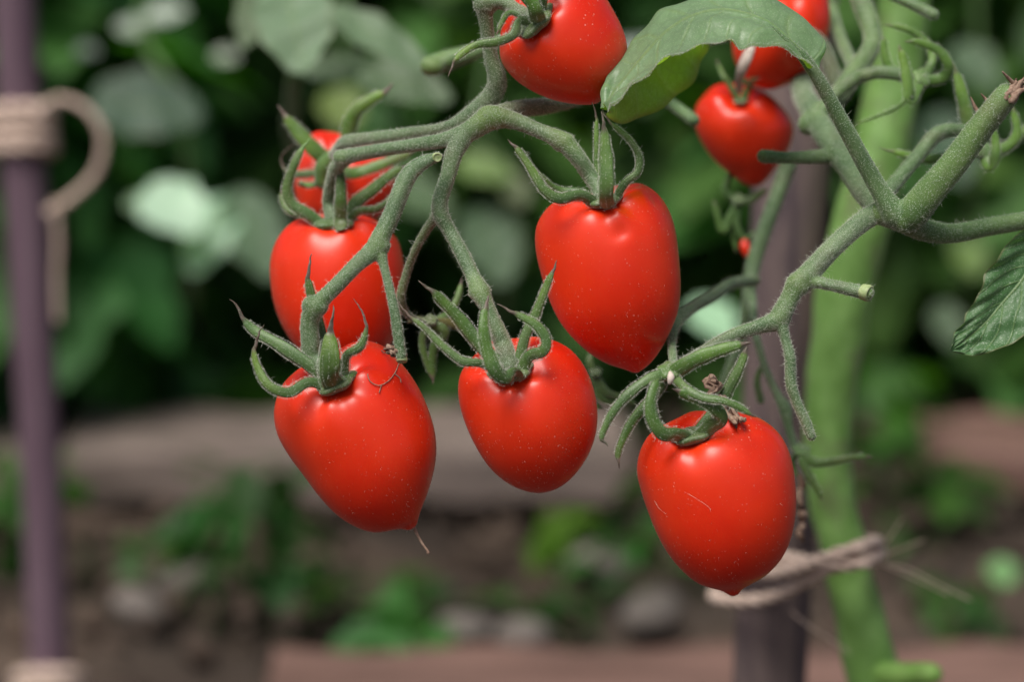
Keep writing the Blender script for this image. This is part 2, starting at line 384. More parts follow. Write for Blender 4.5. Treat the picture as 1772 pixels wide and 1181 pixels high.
# ------------------------------------------------------------------ fruits
def fruit(outline, A, B, d0, C, label, kz=.97, dim=.0032, ds=.0052, nl=5, la=.0011, ph=0., dents=(), hub=.0042, hubdir=None, nh=1600, seed=0):
    o2 = np.array(outline, float); n = len(o2)
    q = np.vstack([o2[-1], o2, o2[0], o2[1]]); poly = []
    for i in range(n):
        for t in np.linspace(0, 1, 14, endpoint=False):
            a, b, c, d = q[i], q[i+1], q[i+2], q[i+3]; poly.append(.5*((2*b)+(c-a)*t+(2*a-5*b+4*c-d)*t*t+(3*b-a-3*c+d)*t**3))
    poly = np.array(poly); A = np.array(A, float); B = np.array(B, float); ax = (B-A)/np.linalg.norm(B-A); pr = np.array([-ax[1], ax[0]])
    u = (poly-A)@ax; v = (poly-A)@pr; u0, u1 = u.min(), u.max(); NR = 84; NS = 96
    ring = []
    for i in range(1, NR):
        uu = u0+(u1-u0)*(1-math.cos(math.pi*i/NR))/2; xs = []
        for j in range(len(poly)):
            a, b = u[j-1], u[j]
            if (a-uu)*(b-uu) <= 0 and a != b: xs.append(v[j-1]+(v[j]-v[j-1])*(uu-a)/(b-a))
        ring.append((uu, (max(xs)+min(xs))/2, (max(xs)-min(xs))/2))
    ring = np.array(ring)
    for _ in range(3): ring[1:-1, 1:] = ring[1:-1, 1:]*.5+(ring[:-2, 1:]+ring[2:, 1:])*.25
    V = []; s = K*d0
    def pt(uu, vv, z): xy = A+ax*uu+pr*vv; return P(xy[0], xy[1], d0)+FW*z
    V.append(pt(u0, ring[0, 1], 0))
    for uu, c, r in ring:
        for j in range(NS):
            a = 2*math.pi*j/NS; V.append(pt(uu, c+r*math.cos(a), r*s*kz*math.sin(a)))
    V.append(pt(u1, ring[-1, 1], 0)); V = np.array([tuple(x) for x in V]); F = []
    for j in range(NS): F.append((0, 1+j, 1+(j+1) % NS))
    for i in range(NR-2):
        for j in range(NS): k = (j+1) % NS; F.append((1+i*NS+j, 1+(i+1)*NS+j, 1+(i+1)*NS+k, 1+i*NS+k))
    e = len(V)-1
    for j in range(NS): F.append((e, 1+(NR-2)*NS+(j+1) % NS, 1+(NR-2)*NS+j))
    cen = V.mean(0)
    def surf(px, py):
        best = None; pj = V-np.array(CAM); dd = pj@np.array(FW); X = pj[:, 0]/(K*dd)+886; Y = 590.5-(pj@np.array(UP))/(K*dd)
        e_ = np.hypot(X-px, Y-py)+1000*(dd > d0+.0003); i = int(np.argmin(e_)); return V[i].copy()
    # shoulders sink round the stalk, with shallow lobes running out of the dip
    c3 = surf(*C); axis3 = np.array(pt(u0, 0, 0))-np.array(pt(u1, 0, 0)); axis3 /= np.linalg.norm(axis3)
    nC = c3-cen; nC /= np.linalg.norm(nC); nC = nC*.5+axis3*.6; nC /= np.linalg.norm(nC)
    t1 = np.cross(nC, np.array(FW)); t1 /= np.linalg.norm(t1); t2 = np.cross(nC, t1)
    rel = V-c3; al = rel@nC; rho = np.sqrt(np.maximum((rel**2).sum(1)-al**2*.5, 0)); phi = np.arctan2(rel@t2, rel@t1)
    side = np.clip(1+al/.02, 0, 1)
    g = np.exp(-(rho/ds)**2)*dim
    lob = np.cos(nl*phi+ph)*la*.62*np.exp(-((rho-.0095)/.0065)**2)*(1+.5*np.sin(phi*2+seed))
    V = V-nC*(g-lob)[:, None]*side[:, None]
    for (x, y, r_, dp) in dents:
        c = surf(x, y); n_ = c-cen; n_ /= np.linalg.norm(n_); V = V-n_*(np.exp(-(np.linalg.norm(V-c, axis=1)/r_)**2)*dp)[:, None]
    # very slight waviness so the form is not perfect
    dr = V-cen; V = V+dr*(.006*np.sin(dr[:, 0]*230+seed)*np.cos(dr[:, 2]*190+seed*2)+.004*np.sin(dr[:, 1]*400+dr[:, 2]*120+seed))[:, None]
    hubp = c3-nC*dim*.85
    root = thing('tomato', tuple(hubp), label, 'tomato', 'ripe red plum tomatoes hanging on the vine')
    f = mesh_obj('fruit', V, F, M_FRUIT, root)
    md = f.modifiers.new('sub', 'SUBSURF'); md.levels = 1; md.render_levels = 1
    FRUIT_BVH.append(BVHTree.FromPolygons([tuple(x) for x in V], F))
    nr = V-cen; nr /= np.linalg.norm(nr, axis=1)[:, None]
    if nh:
        k = rng.permutation(len(V))[:nh*2]; hairs(f, V[k], nr[k], nh, 25, ls=(.0002, .00042), ll=(.0005, .001), r=.000013, name='fruit_fuzz', spread=.7)
    return dict(root=root, fruit=f, hub=hubp, n=nC, px=unP(hubp), d0=d0, cen=cen)
def calyx(T, r=.0042, flat=.32, parent=None, tint=(1, 1, 1), spikes=5):
    """star shaped collar where the sepals leave the stalk"""
    n = T['n']; h = T['hub']; t1 = np.cross(n, [.2, .9, .3]); t1 /= np.linalg.norm(t1); t2 = np.cross(n, t1)
    V = []; F = []; NR = 10; NS = 40
    for i in range(NR+1):
        a = math.pi*i/NR
        for j in range(NS):
            b = 2*math.pi*j/NS; rr = r*math.sin(a)*(1+.12*math.cos(spikes*b)); V.append(h+t1*rr*math.cos(b)+t2*rr*math.sin(b)+n*(r*flat*math.cos(a)+.0006+.0006*math.sin(a)**2))
    for i in range(NR):
        for j in range(NS): k = (j+1) % NS; F.append((i*NS+j, (i+1)*NS+j, (i+1)*NS+k, i*NS+k))
    V = np.array(V); o = mesh_obj('calyx', V, F, M_SEPAL, parent or T['root'], cols=np.ones((len(V), 3))*np.array(tint))
    m = (V-h)@n > .0002; hairs(o, V[m], np.tile(n, (m.sum(), 1)), 500, 10, spread=.9)
    return o

T1 = fruit([(508,646),(488,667),(477,695),(474,722),(481,755),(500,789),(525,824),(553,862),(588,896),(626,917),(654,923),(676,919),(689,915),(707,918),(720,910),(727,889),(742,852),(752,814),(755,777),(749,736),(733,689),(717,658),(696,630),(669,604),(638,592),(607,596),(560,612)],
    (580,610), (716,915), .700, (572,648), 'large plum tomato at bottom left with a withered thread at its pointed tip', nl=6, la=.0016, dim=.0040, ds=.006, ph=.6, seed=1)
T2 = fruit([(585,372),(530,378),(488,402),(468,445),(470,500),(483,550),(505,592),(540,630),(590,655),(640,640),(675,600),(692,550),(700,490),(697,440),(683,405),(645,380)],
    (585,372), (590,655), .738, (578,376), 'tomato behind the bottom left one, crossed by a forked green stalk', nl=6, la=.0013, seed=2, ph=1)
T3 = fruit([(570,226),(540,235),(520,262),(511,300),(512,340),(530,380),(590,400),(650,380),(680,345),(684,305),(674,275),(640,250),(600,232)],
    (575,226), (600,400), .782, (568,262), 'tomato at upper left, mostly hidden behind stalks and a curled calyx', seed=3, nh=0)
T4 = fruit([(1001,343),(961,350),(940,370),(929,391),(926,416),(929,446),(938,483),(950,518),(967,553),(991,584),(1020,612),(1050,630),(1077,638),(1098,645),(1110,641),(1130,624),(1148,597),(1163,565),(1174,532),(1178,489),(1175,437),(1169,398),(1157,364),(1136,334),(1107,315),(1080,319),(1050,330)],
    (1050,325), (1104,642), .706, (1044,338), 'large central tomato with a small dent below its upright green sepal', nl=5, la=.0016, dim=.0030, dents=[(1072,398,.0022,.0011),(1135,345,.002,.0006)], seed=4, ph=2.2)
T5 = fruit([(830,610),(801,640),(793,667),(794,698),(803,731),(819,767),(843,804),(869,830),(898,847),(930,854),(961,847),(990,826),(1016,792),(1031,755),(1035,717),(1028,675),(1011,636),(985,605),(951,588),(915,580),(870,588)],
    (900,585), (930,853), .698, (880,628), 'smallest of the front tomatoes, round-bottomed, under a star of curled sepals', nl=5, la=.0015, dim=.0040, ds=.006, dents=[(925,645,.002,.0008)], seed=5, ph=.2)
T6 = fruit([(1165,727),(1130,744),(1110,775),(1103,812),(1108,842),(1120,882),(1136,925),(1157,961),(1185,992),(1214,1013),(1247,1022),(1258,1028),(1267,1032),(1277,1029),(1287,1018),(1322,999),(1350,970),(1368,934),(1377,893),(1378,855),(1371,803),(1356,763),(1334,736),(1303,717),(1276,711),(1220,713)],
    (1230,708), (1268,1031), .696, (1192,738), 'large lower right tomato with a nipple tip in front of tied twine', nl=5, la=.0012, dim=.0040, ds=.0065, dents=[(1245,745,.0022,.0007)], seed=6, ph=2.3)
T7 = fruit([(864,85),(868,108),(890,137),(925,160),(970,176),(1020,181),(1045,170),(1072,135),(1086,95),(1080,58),(1062,20),(1040,-15),(1005,-45),(950,-50),(905,-20),(880,20),(866,55)],
    (900,-20), (1042,178), .702, (915,28), 'tomato cut off by the top edge of the photo beside an arching leaf', nl=5, la=.0013, dim=.0034, seed=7, ph=.9)
T8 = fruit([(1238,145),(1215,164),(1203,187),(1204,219),(1219,253),(1243,284),(1266,302),(1284,316),(1304,323),(1322,316),(1338,297),(1362,262),(1372,230),(1368,207),(1354,186),(1332,162),(1312,149),(1278,147)],
    (1280,150), (1300,322), .800, (1280,158), 'small heart-shaped blurred tomato with a white dried stalk on top', nl=4, la=.0012, dim=.0045, ds=.0045, seed=8, nh=0)
T9 = fruit([(1267,75),(1272,105),(1287,132),(1312,151),(1340,154),(1380,136),(1415,102),(1433,62),(1436,20),(1425,-20),(1390,-42),(1330,-38),(1290,0),(1270,40)],
    (1370,-42), (1330,154), .790, (1370,-30), 'blurred tomato at top right peeping out behind the arching leaf', seed=9, nh=0)
T10 = fruit([(1283,415),(1280,430),(1290,446),(1299,440),(1298,425),(1292,414)], (1285,414), (1293,446), .80, (1290,420), 'tiny blurred red fruit among withered sepals by the stake', nl=3, la=0, dim=.0003, ds=.001, seed=10, nh=0)

h1, h2, h3, h4, h5, h6, h7, h8 = [t['px'] for t in (T1, T2, T3, T4, T5, T6, T7, T8)]

# ------------------------------------------------------------------ the near plant
base = Vector((P(1530, 1181, .86).x+.03, .88, 0))
PL = thing('tomato_plant', tuple(base), 'near tomato plant with hairy green stalks carrying the ripe fruit', 'tomato plant')
grey = (1.05, .98, 1.05); brn = (1.1, .80, .85); yel = (1.25, 1.2, .75)
def E(T, r, up=.0022):                                   # stalk end, just above the calyx
    q = unP(T['hub']+T['n']*up); return (q[0], q[1], q[2], r)
# left truss
fused('truss_stalk', [
    ([(838,8,.700,17),(842,45,.702,13),(850,100,.705,14),(860,135,.707,18),(852,165,.710,19),(810,203,.713,18),(770,222,.716,13),(700,232,.722,12),(640,240,.728,12),(600,247,.734,14),(585,262,.745,13),(574,275,.760,11)], (1.1, 1.0, 1.1)),
    [(838,6,.700,20),(862,3,.699,14),(885,10,.698,13),E(T7, 12)],
    [(592,272,.718,15),(650,261,.712,13),(715,251,.706,13),(770,242,.701,15),(810,228,.699,19),(848,205,.698,23),(885,207,.698,17),(930,225,.697,14),(965,240,.696,17),(980,250,.696,18),(1002,275,.696,16),(1022,305,.697,15),E(T4, 15)],
    [(600,271,.717,15),(582,290,.722,14),(574,320,.728,14),(570,350,.732,14),E(T2, 16)],
    ([(850,200,.702,15),(895,188,.712,16),(950,182,.725,16),(1010,165,.74,14),(1100,120,.755,14),(1250,60,.765,14),(1400,60,.775,14),(1450,150,.775,16)], brn),
    [(805,232,.699,19),(786,265,.698,17),(775,305,.698,15),(762,345,.698,15),(763,372,.698,16),(778,400,.698,13),(800,440,.696,14),(818,478,.694,14),(830,505,.692,19),(845,535,.691,14),(862,575,.691,16),(872,600,.691,18),E(T5, 19)],
    ([(760,368,.699,11),(740,395,.702,9),(720,430,.705,8),(705,470,.709,8),(694,515,.712,9),(705,545,.716,7),(735,560,.722,6)], (1.1, .95, .8)),
], PL, M_STEM, knots=[(850,203,.698,24,.9),(975,246,.696,19,.6),(830,505,.692,18,.5),(840,8,.700,19,.3),(592,272,.718,15,.3)])
fused('forked_stalk', [
    ([(758,271,.690,9),(742,277,.690,12),(722,288,.690,15),(705,306,.689,17),(692,335,.688,17),(676,375,.687,17),(658,412,.686,18),(650,430,.686,19),(618,458,.685,15),(585,492,.685,15),(556,520,.685,16),(545,532,.685,20),(536,555,.686,18),(537,590,.687,18),(543,622,.688,18),E(T1, 19)], (1.0, 1.0, 1.0)),
    [(656,428,.686,15),(664,460,.685,9),(674,500,.684,9),(684,545,.683,10),(690,585,.683,11),(694,618,.683,11)],
], PL, M_STEM, knots=[(545,530,.685,21,.45),(655,425,.686,19,.3)], cut=[(757,271,.690,9,(1.6,1.6,1.2)),(695,623,.683,9,(1.3,1.4,.6))])
# cut faces
def disc(name, x, y, d, r, nrm, m, parent, rim=0.0):
    c = np.array(P(x, y, d)); n = np.array(nrm, float); n /= np.linalg.norm(n); a = np.cross(n, [.1, .2, 1]); a /= np.linalg.norm(a); b = np.cross(n, a)
    V = []; F = []; rr = R(r, d)
    prof = [(.02, .10), (.35, .12), (.62, .05), (.75, .22), (.95, .18), (1.0, -.2), (.9, -.9)]
    for q, z in prof:
        for j in range(20):
            t = 2*math.pi*j/20; k = rr*q*(1+.05*math.sin(3*t+x)); V.append(c+a*k*math.cos(t)+b*k*math.sin(t)+n*rr*z)
    for i in range(len(prof)-1):
        for j in range(20): k = (j+1) % 20; F.append((i*20+j, (i+1)*20+j, (i+1)*20+k, i*20+k))
    F.append(tuple(range(20))); return mesh_obj(name, V, F, m, parent)
disc('cut_end', 757, 272, .6885, 8.5, (.3, -1, .0), M_CUT, PL)
disc('cut_end', 695, 625, .683, 9.5, (0, -.55, -.85), M_CUT, PL)
disc('cut_end', 1503, 508, .6905, 15, (.9, -.6, -.15), M_CUT, PL)
# right truss and the big node
fused('fruiting_stalk', [
    ([(1530,362,.706,20),(1500,378,.703,20),(1470,402,.700,19),(1435,436,.697,19),(1405,468,.695,20),(1380,492,.694,21)], (1.3, 1.15, 1.35)),
    [(1380,490,.694,21),(1368,515,.694,18),(1352,545,.694,20),(1342,556,.694,19),(1310,566,.693,14),(1270,580,.692,13),(1235,598,.690,12),(1200,620,.688,11),(1165,640,.686,11)],
    ([(1395,486,.694,13),(1430,492,.693,11),(1465,500,.692,12),(1500,507,.691,14)], (1.1, 1.05, 1.1)),
    [(1350,552,.694,15),(1358,585,.693,10),(1367,620,.692,11),(1369,665,.692,11),(1380,700,.692,10),(1394,730,.692,10),(1404,756,.692,9)],
], PL, M_STEM, knots=[(1380,495,.694,20,.55),(1350,552,.694,17,.3)], cut=[(1500,507,.69,13,(1.5, 1.5, .8))], nl=.42)
fused('side_shoot', [
    ([(1566,380,.700,27),(1572,376,.700,31),(1585,362,.699,32),(1610,330,.697,29),(1650,283,.695,27),(1690,230,.693,26),(1722,190,.691,25),(1742,165,.690,24)], (.98, 1.05, .62)),
    ([(1528,368,.703,25),(1560,380,.705,24),(1600,398,.708,22),(1650,404,.712,19),(1710,393,.716,18),(1772,382,.72,17),(1850,365,.725,16),(1950,330,.73,15)], (1.0, 1.05, .75)),
    ([(1548,372,.700,26),(1525,335,.699,19),(1500,290,.697,17),(1468,230,.694,16),(1435,170,.691,14),(1412,130,.689,13),(1388,96,.688,11),(1360,70,.687,8),(1330,42,.687,5),(1300,26,.688,4)], (.9, .98, .8)),
    ([(1535,370,.708,22),(1500,335,.722,24),(1465,285,.735,24),(1430,235,.745,24),(1402,185,.760,23),(1388,150,.785,21),(1395,60,.815,22),(1450,-40,.82,24)], (1.1, 1.05, 1.1)),
    ([(1450,268,.740,16),(1410,272,.737,14),(1360,273,.733,12),(1322,270,.730,14)], (1.05, 1.0, .9)),
    ([(1400,215,.752,22),(1440,180,.755,20),(1475,130,.76,20),(1510,70,.768,18),(1490,0,.775,20),(1480,-60,.78,18)], (1.2, 1.15, .9)),
    ([(1410,210,.750,14),(1450,160,.750,13),(1500,128,.748,13),(1550,127,.746,13),(1580,140,.745,10)], (1.05, 1.05, .9)),
    ([(1520,350,.72,16),(1555,310,.728,14),(1590,268,.733,14),(1622,232,.736,15),(1660,225,.739,13),(1700,235,.742,12)], (.85, .9, .75)),
    ([(1482,125,.765,14),(1458,75,.785,12),(1440,20,.80,12),(1436,-30,.80,12)], (1.1, 1.1, .9)),
    ([(1530,-15,.75,11),(1575,5,.748,11),(1615,25,.745,12)], (1.1, 1.1, .9)),
], PL, M_STEM, voxel=.00045, knots=[(1540,372,.704,20,.8),(1500,130,.747,12,.4)], nh=3.0, nl=.08)
# dried snapped end of the thick shoot
parts = []
for i in range(16):
    a = rng.uniform(0, 6.28); s = rng.uniform(0, 16); x0 = 1742+s*math.cos(a)*.9; y0 = 158+s*math.sin(a)*.8; dz = rng.uniform(-.003, .003)
    V, F, C = px_tube([(x0, y0+8, .690+dz, 7), (x0+10, y0-6, .690+dz, 6), (x0+rng.uniform(8, 30), y0-rng.uniform(8, 24), .690+dz, 1.5)], seg=6); parts.append((V+rng.normal(0, .00018, V.shape), F))
V, F = join(parts); mesh_obj('dried_snag', V, F, M_DRY, PL)
V, F, C = px_tube([(1760,150,.69,3),(1748,138,.688,3.5),(1735,124,.686,1.5)], seg=6); mesh_obj('dried_snag', V, F, M_DRY, PL)
for a in ([(1705,205,.694,4),(1690,190,.694,4),(1680,168,.693,1)], [(1715,185,.696,4),(1706,172,.696,3),(1698,162,.695,1)]):
    V, F, C = px_tube(a, seg=6); mesh_obj('dried_snag', V, F, M_DRY, PL)
# thin rear stalks
fused('rear_stalk', [
    [(1365,285,.79,17),(1345,340,.79,15),(1322,400,.79,15),(1303,460,.79,15),(1295,520,.788,13),(1285,580,.79,11),(1262,640,.79,10),(1240,700,.79,9)],
    [(1303,486,.775,12),(1265,492,.765,11),(1235,512,.755,12),(1200,532,.74,11),(1172,555,.725,13),(1163,590,.71,9),(1166,640,.690,9)],
    [(1310,590,.77,8),(1325,640,.768,8),(1348,690,.766,9),(1358,705,.765,13),(1365,740,.765,9),(1375,775,.765,9)],
    [(1300,500,.79,9),(1305,550,.78,8),(1310,592,.77,8)],
], PL, M_STEM, voxel=.00045, knots=[(1303,486,.775,12,.5)], nh=2, nl=.2)
fused('rear_stalk', [([(745,114,.775,20),(780,103,.775,20),(830,86,.775,14),(880,66,.775,12),(960,40,.78,11)], (1.2, 1.2, .9)),
    ([(1130,158,.77,11),(1165,182,.765,12),(1200,208,.76,13)], (.85, .95, .75)), ([(1100,120,.765,11),(1130,158,.77,11)], (.85, .95, .75)), ([(960,40,.78,11),(1040,60,.78,11),(1100,120,.765,11)], (.8, .9, .7))],
    PL, M_STEM, voxel=.0005, knots=[(748,114,.77,20,.5)], nh=.8, nl=.05)
# main stem, tied to the stake
mp = [(1600,-700,.90,36),(1590,-300,.90,40),(1570,-40,.89,44),(1545,150,.885,47),(1510,320,.88,50),(1466,480,.88,50),(1449,600,.88,47),(1434,720,.88,43),(1436,840,.88,41),(1457,940,.88,40),(1485,1060,.88,43),(1513,1181,.88,48)]
V, F, C = px_tube(mp+[(1560,1400,.88,50),(1620,1700,.88,54),(1700,2100,.88,58)], seg=32, knob=.03)
V[:, 2] = np.where(V[:, 2] < -.02, -.02, V[:, 2])
mesh_obj('main_stem', V, F, M_THICK, PL, cols=np.ones((len(V), 3)))
V, F, C = px_tube([(1515,1165,.875,22),(1560,1170,.87,22),(1600,1168,.865,20),(1612,1168,.864,19)], seg=20); mesh_obj('pruned_stub', V, F, M_THICK, PL, cols=np.ones((len(V), 3))*np.array((1.35, 1.25, 1.2)))
# out-of-frame link of the near shoot to the main stem
V, F, C = px_tube([(1450,-40,.82,24),(1500,-140,.82,26),(1585,-250,.89,26)], seg=20); mesh_obj('main_stem', V, F, M_THICK, PL, cols=np.ones((len(V), 3))*.8)

# ---- calyces
def cal(T, tint=(1, 1, 1), **k): return calyx(T, tint=tint, **k)
c = cal(T1, r=.0052); x, y, d = h1
sepal(c, [(x-8,y-6,0),(520,622,0),(478,594,1),(440,572,2),(418,548,2),(410,530,2),(396,518,1)], d, 25, .24, tint=(1.25,1.2,1.4), back=True, bright=(1.1,1.1,1))
sepal(c, [(x-6,y+4,-1),(535,662,-4),(500,680,-7),(465,668,-8),(445,635,-7),(440,608,-7),(447,582,-7),(457,560,-7)], d, 20, .26, bright=(1.6,1.5,.5))
sepal(c, [(x,y+6,-2),(570,652,-7),(571,625,-9),(571,600,-9),(571,583,-8.5),(574,555,-8),(578,528,-7)], d, 42, .42, tint=(.95,.95,.6), bright=(1.7,1.6,.5), fold=.2, base=.9)
sepal(c, [(x+10,y-4,0),(598,618,-3),(622,602,-4),(632,580,-4),(633,558,-4),(624,535,-4),(612,516,-4)], d, 18, .42, bright=(1.3,1.3,.6))
sepal(c, [(x-2,y-8,1),(560,600,4),(548,548,4),(538,510,3),(533,480,2),(535,460,2),(539,438,2)], d, 24, .24, back=True, tint=(.9,.95,.8), clear=.001)
c = cal(T2, r=.0062, tint=(.95,1,.95)); x, y, d = h2
sepal(c, [(x-10,y+2,0),(535,372,-2),(505,352,-3),(497,325,-4),(507,290,-5),(520,262,-5),(538,238,-5)], d, 21, .16, tint=(1.05,1.1,1.1), tipcol=(2.6,2.4,3))
sepal(c, [(x-10,y,2),(525,374,2),(500,365,3),(488,345,4),(487,325,4)], d, 14, .1, back=True)
sepal(c, [(x+12,y+6,-3),(589,372,-6),(590,345,-8),(590,315,-8),(587,292,-8),(584,278,-8)], d, 23, .14, tint=(.75,.85,.5), bright=(1,1.05,.8))
sepal(c, [(x+14,y-2,0),(615,352,-1),(645,328,-2),(675,303,-3),(700,288,-3),(712,283,-3)], d, 24, .13, tint=(.9,.95,.8), back=True)
sepal(c, [(x+14,y+2,-1),(620,366,-3),(650,362,-3),(675,345,-3),(690,322,-3)], d, 15, .1, tint=(.8,.85,.7), back=True)
c = cal(T3, r=.004, tint=(1.1,1.1,1.1)); x, y, d = h3
sepal(c, [(x,y+5,-5),(548,262,-7),(528,242,-8),(510,222,-8),(496,205,-8),(488,192,-8),(480,181,-8)], d, 30, .24, tint=(1.3,1.35,.7), back=False)
sepal(c, [(x+10,y+5,-2),(600,245,-2),(605,215,-3),(618,190,-4),(640,173,-4),(658,163,-4),(668,157,-4),(680,143,-4)], d, 28, .17, tint=(1.0,1.15,.45), bright=(1.5,1.4,.7))
sepal(c, [(x+14,y+14,-4),(610,300,-12),(645,290,-13),(680,277,-13),(720,262,-12)], d, 22, .12, tint=(1.3,1.35,1))
sepal(c, [(x-6,y+18,-5),(515,302,-9),(495,296,-9),(486,280,-9),(492,262,-9),(512,247,-9)], d, 14, .55)
sepal(c, [(x-4,y+24,-5),(548,318,-12),(528,320,-14),(515,315,-15),(530,320,-16),(546,321,-16)], d, 12, .2, tipcol=(4,4,4))
# green throat of the rear calyx
V, F, C = px_tube([(585,270,.752,16),(565,290,.756,20),(560,312,.757,16)], seg=14); mesh_obj('calyx_collar', V, F, M_SEPAL, c, cols=np.ones((len(V), 3))*np.array((1.3,1.35,1.0)))
c = cal(T4, r=.0046); x, y, d = h4
sepal(c, [(x-10,y+3,-1),(1005,338,-5),(968,344,-8),(942,328,-9),(925,302,-9),(910,278,-9),(895,258,-9),(878,240,-9)], d, 20, .13, bright=(1.3,1.25,.7))
sepal(c, [(x-8,y-1,1),(1000,332,0),(970,330,0),(945,315,-2),(925,290,-5)], d, 16, .1, tint=(.95,1,.9), nh=.5)
sepal(c, [(x+5,y+8,-3),(1049,340,-8),(1050,310,-10),(1049,275,-10),(1047,248,-10),(1046,230,-10),(1041,192,-10)], d, 28, .26, tint=(1.1,1.15,.95), fold=.25)
sepal(c, [(x+14,y-2,-1),(1082,316,-3),(1103,298,-3),(1106,272,-3),(1092,245,-4),(1068,222,-5),(1050,205,-5),(1038,178,-5)], d, 14, .24)
sepal(c, [(x-4,y-8,2),(1035,300,3),(1033,260,3),(1032,220,3),(1031,200,3),(1025,176,3)], d, 13, .22, back=True, tint=(1.1,1.2,.6))
c = cal(T5, r=.0055); x, y, d = h5
sepal(c, [(x-12,y+2,-2),(835,630,-5),(800,625,-6),(765,598,-6),(735,568,-6),(715,552,-6),(700,538,-6),(688,520,-6)], d, 16, .22)
sepal(c, [(x-10,y-6,0),(825,590,2),(795,552,2),(768,524,1),(752,508,0),(742,500,0),(723,484,0)], d, 27, .2, back=True, tint=(.85,.95,.65))
sepal(c, [(x+6,y+8,-2),(893,642,-7),(875,655,-10),(856,640,-12),(843,605,-12),(837,570,-12),(838,545,-11),(841,528,-10),(846,508,-9)], d, 27, .17, tint=(.8,.9,.6), bright=(1.2,1.25,.7), fold=.3)
sepal(c, [(x+14,y+2,-2),(915,618,-5),(940,608,-8),(945,588,-8),(928,563,-8),(900,547,-8),(882,538,-8),(860,526,-8)], d, 22, .24, tint=(.9,1,.7))
sepal(c, [(x+10,y-8,0),(908,585,0),(925,548,0),(940,510,-1),(952,480,-2),(958,468,-2),(963,450,-2)], d, 20, .15, tint=(1.1,1.1,1.0), back=True)
c = cal(T6, r=.0052, tint=(.95,1,1)); x, y, d = h6
sepal(c, [(x-4,y+4,-2),(1172,752,-6),(1148,752,-9),(1130,728,-10),(1126,698,-10),(1132,672,-9),(1140,655,-8)], d, 27, .06, tint=(.65,.8,.45), tipcol=(.8,.8,.6), fold=.3)
sepal(c, [(x+10,y,-2),(1232,738,-5),(1249,725,-8),(1235,703,-9),(1205,688,-9),(1180,680,-9),(1163,674,-9)], d, 28, .1, tint=(.65,.8,.45), fold=.3)
sepal(c, [(x+6,y-6,2),(1245,700,2),(1265,665,2),(1282,630,2),(1293,600,2)], d, 24, .08, back=True)
c = cal(T7, r=.0056); x, y, d = h7
sepal(c, [(x-4,y,-2),(900,35,-4),(888,60,-5),(860,72,-6),(825,77,-6),(800,92,-6),(785,108,-6),(775,134,-6)], d, 18, .2, bright=(1.6,1.5,.6))
sepal(c, [(x+4,y,-3),(928,22,-8),(918,0,-9),(890,-25,-9),(860,-45,-8)], d, 28, .08, tint=(.9,1.1,.45))
sepal(c, [(x-8,y,0),(885,20,2),(868,40,3),(860,60,3)], d, 12, .1, back=True)
sepal(c, [(x+2,y-8,0),(940,-10,-5),(960,-50,-4),(980,-90,0)], d, 22, .15)
V, F, C = px_tube([(1300,82,.768,8),(1293,100,.768,10),(1284,122,.77,9),(1279,140,.776,7),(1279,156,.782,7)], seg=8, knob=.2)
c8 = calyx(T8, r=.002); mesh_obj('dried_stalk', V, F, M_PALE, T8['root'])
x, y, d = h8
sepal(c8, [(x,y,0),(1262,146,-1),(1250,128,-1),(1240,100,4)], d, 13, .15, nh=0)
sepal(c8, [(x,y,0),(1300,142,-2),(1315,135,-2)], d, 14, .15, nh=0)
# withered thread at the tip of the lower left tomato
V, F, C = px_tube([(716,912,.701,3.2),(722,926,.701,2.6),(731,942,.700,2.2),(740,954,.699,2.0),(741,957,.699,3.0)], seg=8); mesh_obj('withered_style', V, F, M_DRY, T1['fruit'])
# debris caught on the lower left fruit
parts = []
def on(x, y, r, lift=.0004): return (x, y, (front_depth(x, y) or .684)-lift, r)
for tr in ([(690,630),(684,645),(672,660),(655,668),(640,660),(636,648)], [(684,648),(692,655),(694,662)], [(660,667),(656,680)], [(668,600),(660,606),(668,612),(675,600),(683,604)]):
    V, F, C = px_tube([on(a, b, .9) for a, b in tr], seg=5); parts.append((V, F))
V, F = join(parts); mesh_obj('dried_flower_thread', V, F, M_DRY, T1['fruit'])
parts = []
for i in range(7):
    x0, y0 = 660+rng.uniform(0, 24), 600+rng.uniform(0, 12); V, F, C = px_tube([(x0, y0, .683, 1.5), (x0+rng.uniform(4, 10), y0+rng.uniform(-6, 6), .682, 3), (x0+rng.uniform(10, 20), y0+rng.uniform(-6, 10), .683, 2), (x0+rng.uniform(14, 30), y0+rng.uniform(-2, 14), .683, .6)], seg=6); parts.append((V+rng.normal(0, .0002, V.shape), F))
V, F = join(parts); mesh_obj('dried_flower_thread', V, F, M_DRY, T1['root'])
# fibres stuck on the lower right fruit
for tr in ([(1165,842),(1190,855),(1215,870),(1228,880),(1230,886)], [(1133,868),(1140,880),(1152,890)]):
    V, F, C = px_tube([on(a, b, .16, .0) for a, b in tr], seg=5); mesh_obj('pale_fibre', V, F, M_HAIR, T6['fruit'])

